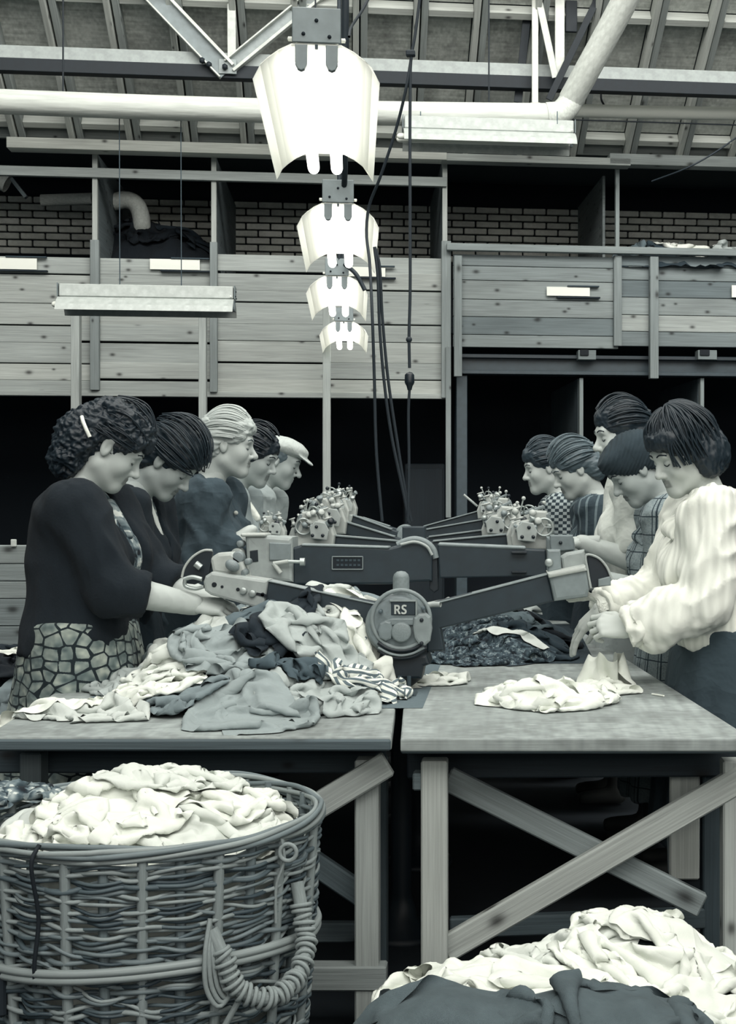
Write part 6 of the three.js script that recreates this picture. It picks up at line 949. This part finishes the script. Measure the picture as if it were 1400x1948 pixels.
{ // right 3: pale dress, behind
  const q = person({ seed: 13, label: 'tall dark-haired woman in a pale short-sleeved dress, seen above the headscarf in the right row', head: [1182, 828, 5.05], turn: Math.PI, lean: 3, neck: 22, pitch: 12, yaw: 14, girth: 1.12, armGirth: 1.1, skinMat: SKIN[0], cell: 1.3, left: { wrist: [1106, 1032, 4.85], hint: V(-0.6, -1, -0.3), curl: [0.5], dir: [1, 0, 0.1] }, right: { wrist: [1080, 1040, 5.1], hidden: true } });
  q.garment('dress', [...q.torso(0.018), ...q.armPrims(0.03, 0.85), q.neckHole(0.062), q.vCut(0.36, 0.03)], cloth(206), { clip: (x, y) => 0.84 - y, bottom: 0.82, fold: q.folds(0.008, 1) });
  q.garment('collar', [[cap(q.on(0.47, 0.02, -0.07), q.on(0.26, 0.17, -0.045), 0.016, 0.014), 0]], W2, { cell: 0.007, fold: q.folds(0.002, 1), label: 'white collar edge' });
  q.skirt(cloth(160));
  q.headPart('hair', join([hairCloth([[ell(V(-0.018, 0.045, 0), V(0.11, 0.088, 0.088)), 0], [ell(V(-0.07, -0.01, 0), V(0.065, 0.07, 0.08)), 0.03], [ell(V(0.03, 0.09, 0), V(0.05, 0.03, 0.055)), 0.03], FACE(1.0, 0.012)], V(-0.2, -0.2, -0.14), V(0.13, 0.17, 0.14), 0.0045, strandFold(0.007, 24, 60, 60)), hairLocks(q.R, 50, 'back', { r: [0.115, 0.126, 0.095], loose: 0.05, thick: 0.003, from: 40, drop: 0.6 })]), hairMat(30));
}
{ // right 4: greying hair, dark striped blouse
  const q = person({ seed: 14, label: 'woman with greying swept-back hair and a dark striped blouse in the right row', head: [1092, 892, 5.7], turn: Math.PI, lean: 8, neck: 30, pitch: 28, yaw: 12, girth: 1.08, skinMat: SKIN[0], cell: 1.4, browTone: 60, left: { wrist: [1060, 1050, 5.55], hidden: true }, right: { wrist: [1040, 1050, 5.8], hidden: true } });
  q.garment('blouse', [...q.torso(0.018), ...q.armPrims(0.026, 1.9), q.neckHole(0.062)], DARKSTRIPE, { fold: q.folds(0.009, 1) });
  q.skirt(cloth(40));
  q.headPart('hair', join([hairCloth([[ell(V(-0.018, 0.045, 0), V(0.112, 0.09, 0.09)), 0], [ell(V(-0.08, -0.03, 0), V(0.065, 0.075, 0.085)), 0.03], FACE(1.0, 0.01)], V(-0.2, -0.2, -0.14), V(0.13, 0.17, 0.14), 0.0048, strandFold(0.008, 22, 60, 60)), hairLocks(q.R, 50, 'back', { r: [0.118, 0.128, 0.097], loose: 0.06, thick: 0.0032, from: 30, drop: 0.6 })]), hairMat(84));
}
{ // right 5: dark hair, checked blouse
  const q = person({ seed: 15, label: 'dark-haired woman in a small-checked blouse at the far end of the right row', head: [1036, 889, 6.25], turn: Math.PI, lean: 5, neck: 26, pitch: 14, yaw: 10, skinMat: SKIN[0], cell: 1.5, left: { wrist: [1000, 1030, 6.1], hidden: true }, right: { wrist: [990, 1030, 6.4], hidden: true } });
  q.garment('blouse', [...q.torso(0.016), ...q.armPrims(0.024, 1.9), q.neckHole(0.062)], CHECK, { fold: q.folds(0.007, 1) });
  q.skirt(cloth(50));
  q.headPart('hair', join([hairCloth([[ell(V(-0.016, 0.045, 0), V(0.11, 0.086, 0.088)), 0], [ell(V(-0.07, -0.04, 0), V(0.065, 0.075, 0.08)), 0.03], [ell(V(0.03, 0.08, 0), V(0.06, 0.03, 0.07)), 0.03], FACE(1.0, 0.01)], V(-0.2, -0.2, -0.14), V(0.13, 0.17, 0.14), 0.005, strandFold(0.008, 40, 40, 40)), hairLocks(q.R, 40, 'back', { r: [0.115, 0.124, 0.094], loose: 0.06, thick: 0.0032, drop: 0.6 })]), hairMat(46));
}

// ---------------------------------------------------------------- rags on the loft, the bin at the left, cloths in hands, the cabinet at the back
{
  const loftHeap = (u0, u1, w0, base, hills, list, group, tone, label) => {
    const a = toWorld(u0, 0, w0), b = toWorld(u1, 0, w0 + 1.2), at = (px, w) => { const e = H(px, 470, w); return toWorld(e.u, 0, w); }, hs = hills.map(([px, w, r, h]) => [at(px, w), r, h]);
    const f = new Field(Math.min(a.x, b.x) - 0.3, Math.min(a.z, b.z) - 0.3, Math.max(a.x, b.x) + 0.3, Math.max(a.z, b.z) + 0.3, 0.025, (x, z) => base + hs.reduce((m, [c, r, h]) => Math.max(m, bump2(x, z, c.x, c.z, r, r, h)), 0));
    hs.forEach(([c, r], i) => { solo('rag_heap', label[i], 'rags', mound(f, c.x - r, c.z - r, c.x + r, c.z + r, 0.04, base - 0.05, 0.08, 3), tone).userData.kind = 'stuff'; });
    for (const [px, w, size, m, lab] of list) { const p = at(px, w); solo('rag', lab, 'rag', simulate({ x: p.x, z: p.z, w: size, h: size * 0.85, turn: px, squeeze: 0.58, rx: size * 0.34, rz: size * 0.3, field: f, seed: seedNo++, grid: 0.03, amp: 0.2, coarse: true }), m, group); }
  };
  const uL = H(200, 470, 0.5).u, uM = H(420, 470, 0.5).u, uR = H(1180, 470, 0.3).u, uE = H(1420, 470, 0.3).u;
  loftHeap(uL, uM, 0.4, 3.1, [[262, 0.95, 0.42, 0.52], [335, 0.9, 0.5, 0.42]], [[250, 1.0, 0.8, D3, 'black rag at the left of the dark heap inside the loft under the duct'], [300, 0.85, 0.8, D3, 'black rag in the middle of the dark heap inside the loft'], [362, 0.9, 0.8, D2, 'black rag at the right of the dark heap inside the loft'], [232, 0.5, 0.5, G3, 'grey rag at the loft parapet beside the dark heap']], undefined, D3, ['dark mass of rags heaped under the duct’s mouth in the left loft', 'dark mass of rags at the right of the duct in the left loft']);
  loftHeap(uR, uE, 0.0, 3.2, [[1250, 0.4, 0.5, 0.16], [1370, 0.42, 0.5, 0.16]], [[1212, 0.3, 0.6, G1, 'grey rag at the left of the heap on the right loft, beside the stile'], [1250, 0.22, 0.4, D1, 'dark scrap drooping below the rail of the right loft'], [1275, 0.3, 0.6, W1, 'whitish rag in the middle of the heap on the right loft'], [1335, 0.3, 0.6, B1, 'pale rag right of the middle of the heap on the right loft'], [1388, 0.3, 0.6, W3, 'pale rag at the right end of the heap on the right loft'], [1310, 0.16, 0.45, W1, 'white scrap peeping under the rail of the right loft'], [1370, 0.16, 0.4, B1, 'pale scrap under the rail at the right loft’s end'], [1200, 0.2, 0.4, G2, 'grey scrap nearest the stile on the right loft']], undefined, D1, ['dim mass of rags on the right loft beside the stile', 'dim mass of rags at the right loft’s end']);
  // boarded bin at the left edge with rags before it
  const d = 5.3, bin = thing('wooden_bin', 'bin of pale planks at the left edge, behind the woman in the black cardigan', 'bin', P(10, HY, d).setY(0)), cell = (x0, y0, x1, y1, dd) => { const a = P(x0, y0, dd), b = P(x1, y1, dd); return box(b.x - a.x, a.y - b.y, 0.025, 0.003, 'x').translate((a.x + b.x) / 2, (a.y + b.y) / 2, -dd); };
  for (const [a, b, g] of [[1037, 1072, 158], [1073, 1105, 150], [1106, 1138, 154], [1139, 1190, 140], [1191, 1250, 140], [1251, 1320, 130], [1321, 1400, 130], [1401, 1500, 120], [1501, 1566, 120]]) partW('plank', cell(-130, a, 90, b, d), wood(g, 1), bin);
  for (const x of [-120, 82]) { const p = P(x, HY, d + 0.04); partW('post', box(0.05, P(0, 1037, d).y, 0.05, 0.004, 'y').translate(p.x, P(0, 1037, d).y / 2, p.z), wood(110, 2), bin); }
  partW('batten', beam(P(26, 1026, d - 0.02), P(26, 1040, d - 0.02), 0.012, 0.02, 0.002, V(1, 0, 0)), W3, bin);
  const cr = thing('wooden_crate', 'dark wooden crate under the rags at the left edge', 'crate', P(-40, HY, 4.55).setY(0)), k = P(-40, HY, 4.55);
  for (let r = 0; r < 4; r++) partW('plank', box(0.5, 0.15, 0.02, 0.003, 'x').translate(k.x, 0.08 + r * 0.16, k.z + 0.2), wood(50, 1), cr);
  for (const s of [-0.24, 0.24]) partW('side', box(0.02, 0.64, 0.4, 0.003, 'y').translate(k.x + s, 0.32, k.z), wood(46, 1), cr);
  partW('lid', box(0.52, 0.02, 0.44, 0.003, 'x').translate(k.x, 0.65, k.z), wood(50, 1), cr);
  const f = new Field(k.x - 0.5, k.z - 0.5, k.x + 0.5, k.z + 0.7, 0.015, (x, z) => z > k.z + 0.24 ? 0.45 : 0.66 + bump2(x, z, k.x, k.z, 0.3, 0.26, 0.06));
  drop(f, 'rag', 'rag', undefined, [
    [-10, 4.5, 0.5, 0.4, 0.2, 0.6, 0.16, 0.14, D2, 'black rag low in the heap at the left edge'], [20, 4.35, 0.5, 0.4, 0.8, 0.6, 0.12, 0.14, G1, 'grey rag on the lower left heap at the picture’s edge'],
    [25, 4.5, 0.5, 0.4, 0.4, 0.55, 0.12, 0.12, D3, 'black cloth in the middle of the heap at the left edge'], [30, 4.6, 0.5, 0.4, 0.9, 0.55, 0.13, 0.11, W1, 'white cloth near the top of the heap at the left edge'], [5, 4.65, 0.5, 0.4, 0.3, 0.5, 0.09, 0.1, D2, 'black cloth topmost on the heap at the left edge'],
  ], { amp: 0.2 });
  // dark rag on the floor beside the basket's rim, at the left edge
  const p = clothAt(8, 2.75), g = new Field(p.x - 0.5, p.z - 0.5, p.x + 0.5, p.z + 0.5, 0.015, () => 0.66);
  solo('rag', 'dark crumpled rag lying over the left rim of the wicker basket', 'rag', simulate({ x: p.x, z: p.z, w: 0.4, h: 0.35, squeeze: 0.55, rx: 0.055, rz: 0.1, field: g, seed: 501, amp: 0.2 }), SPECKLE);
  // cloths in the hands
  const h1 = P(402, 1178, 3.98), hf = new Field(h1.x - 0.4, h1.z - 0.4, h1.x + 0.4, h1.z + 0.4, 0.015, () => h1.y - 0.05);
  solo('rag', 'dark speckled rag held in the hands of the woman in the black cardigan', 'rag', simulate({ x: h1.x + 0.02, z: h1.z + 0.0, w: 0.34, h: 0.26, squeeze: 0.55, rx: 0.085, rz: 0.07, field: hf, seed: 502, amp: 0.2 }), SPECKLE);
  const a = P(1078, 1137, 4.0), b = P(1106, 1134, 3.98), c = P(1140, 1140, 3.96), e = P(1150, 1164, 3.95), sl = tube([a, b, c, e], 0.016, 40, 14), sp = sl.attributes.position;
  for (let i = 0; i < sp.count; i++) { const x = sp.getX(i), y = sp.getY(i), z = sp.getZ(i), n = 0.012 * fbm(x * 30, y * 30, z * 30, 3); sp.setXYZ(i, x + n, y + n * 0.8, z - n); } sl.computeVertexNormals();
  solo('cloth_strip', 'rolled white strip of cloth pulled between the hands of the woman in white', 'rag', sl, W1);
  // pale shape low at the back, between the post and the cables
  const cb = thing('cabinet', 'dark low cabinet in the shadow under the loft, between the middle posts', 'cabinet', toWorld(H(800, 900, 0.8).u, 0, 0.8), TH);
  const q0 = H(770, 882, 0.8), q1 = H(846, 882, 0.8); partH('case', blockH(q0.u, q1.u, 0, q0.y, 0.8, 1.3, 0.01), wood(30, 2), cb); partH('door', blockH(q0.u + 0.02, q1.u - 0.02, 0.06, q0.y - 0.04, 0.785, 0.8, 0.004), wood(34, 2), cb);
}
scene.traverse((o) => { if (o.isLight) o.castShadow = true; });
renderer.render(scene, camera);
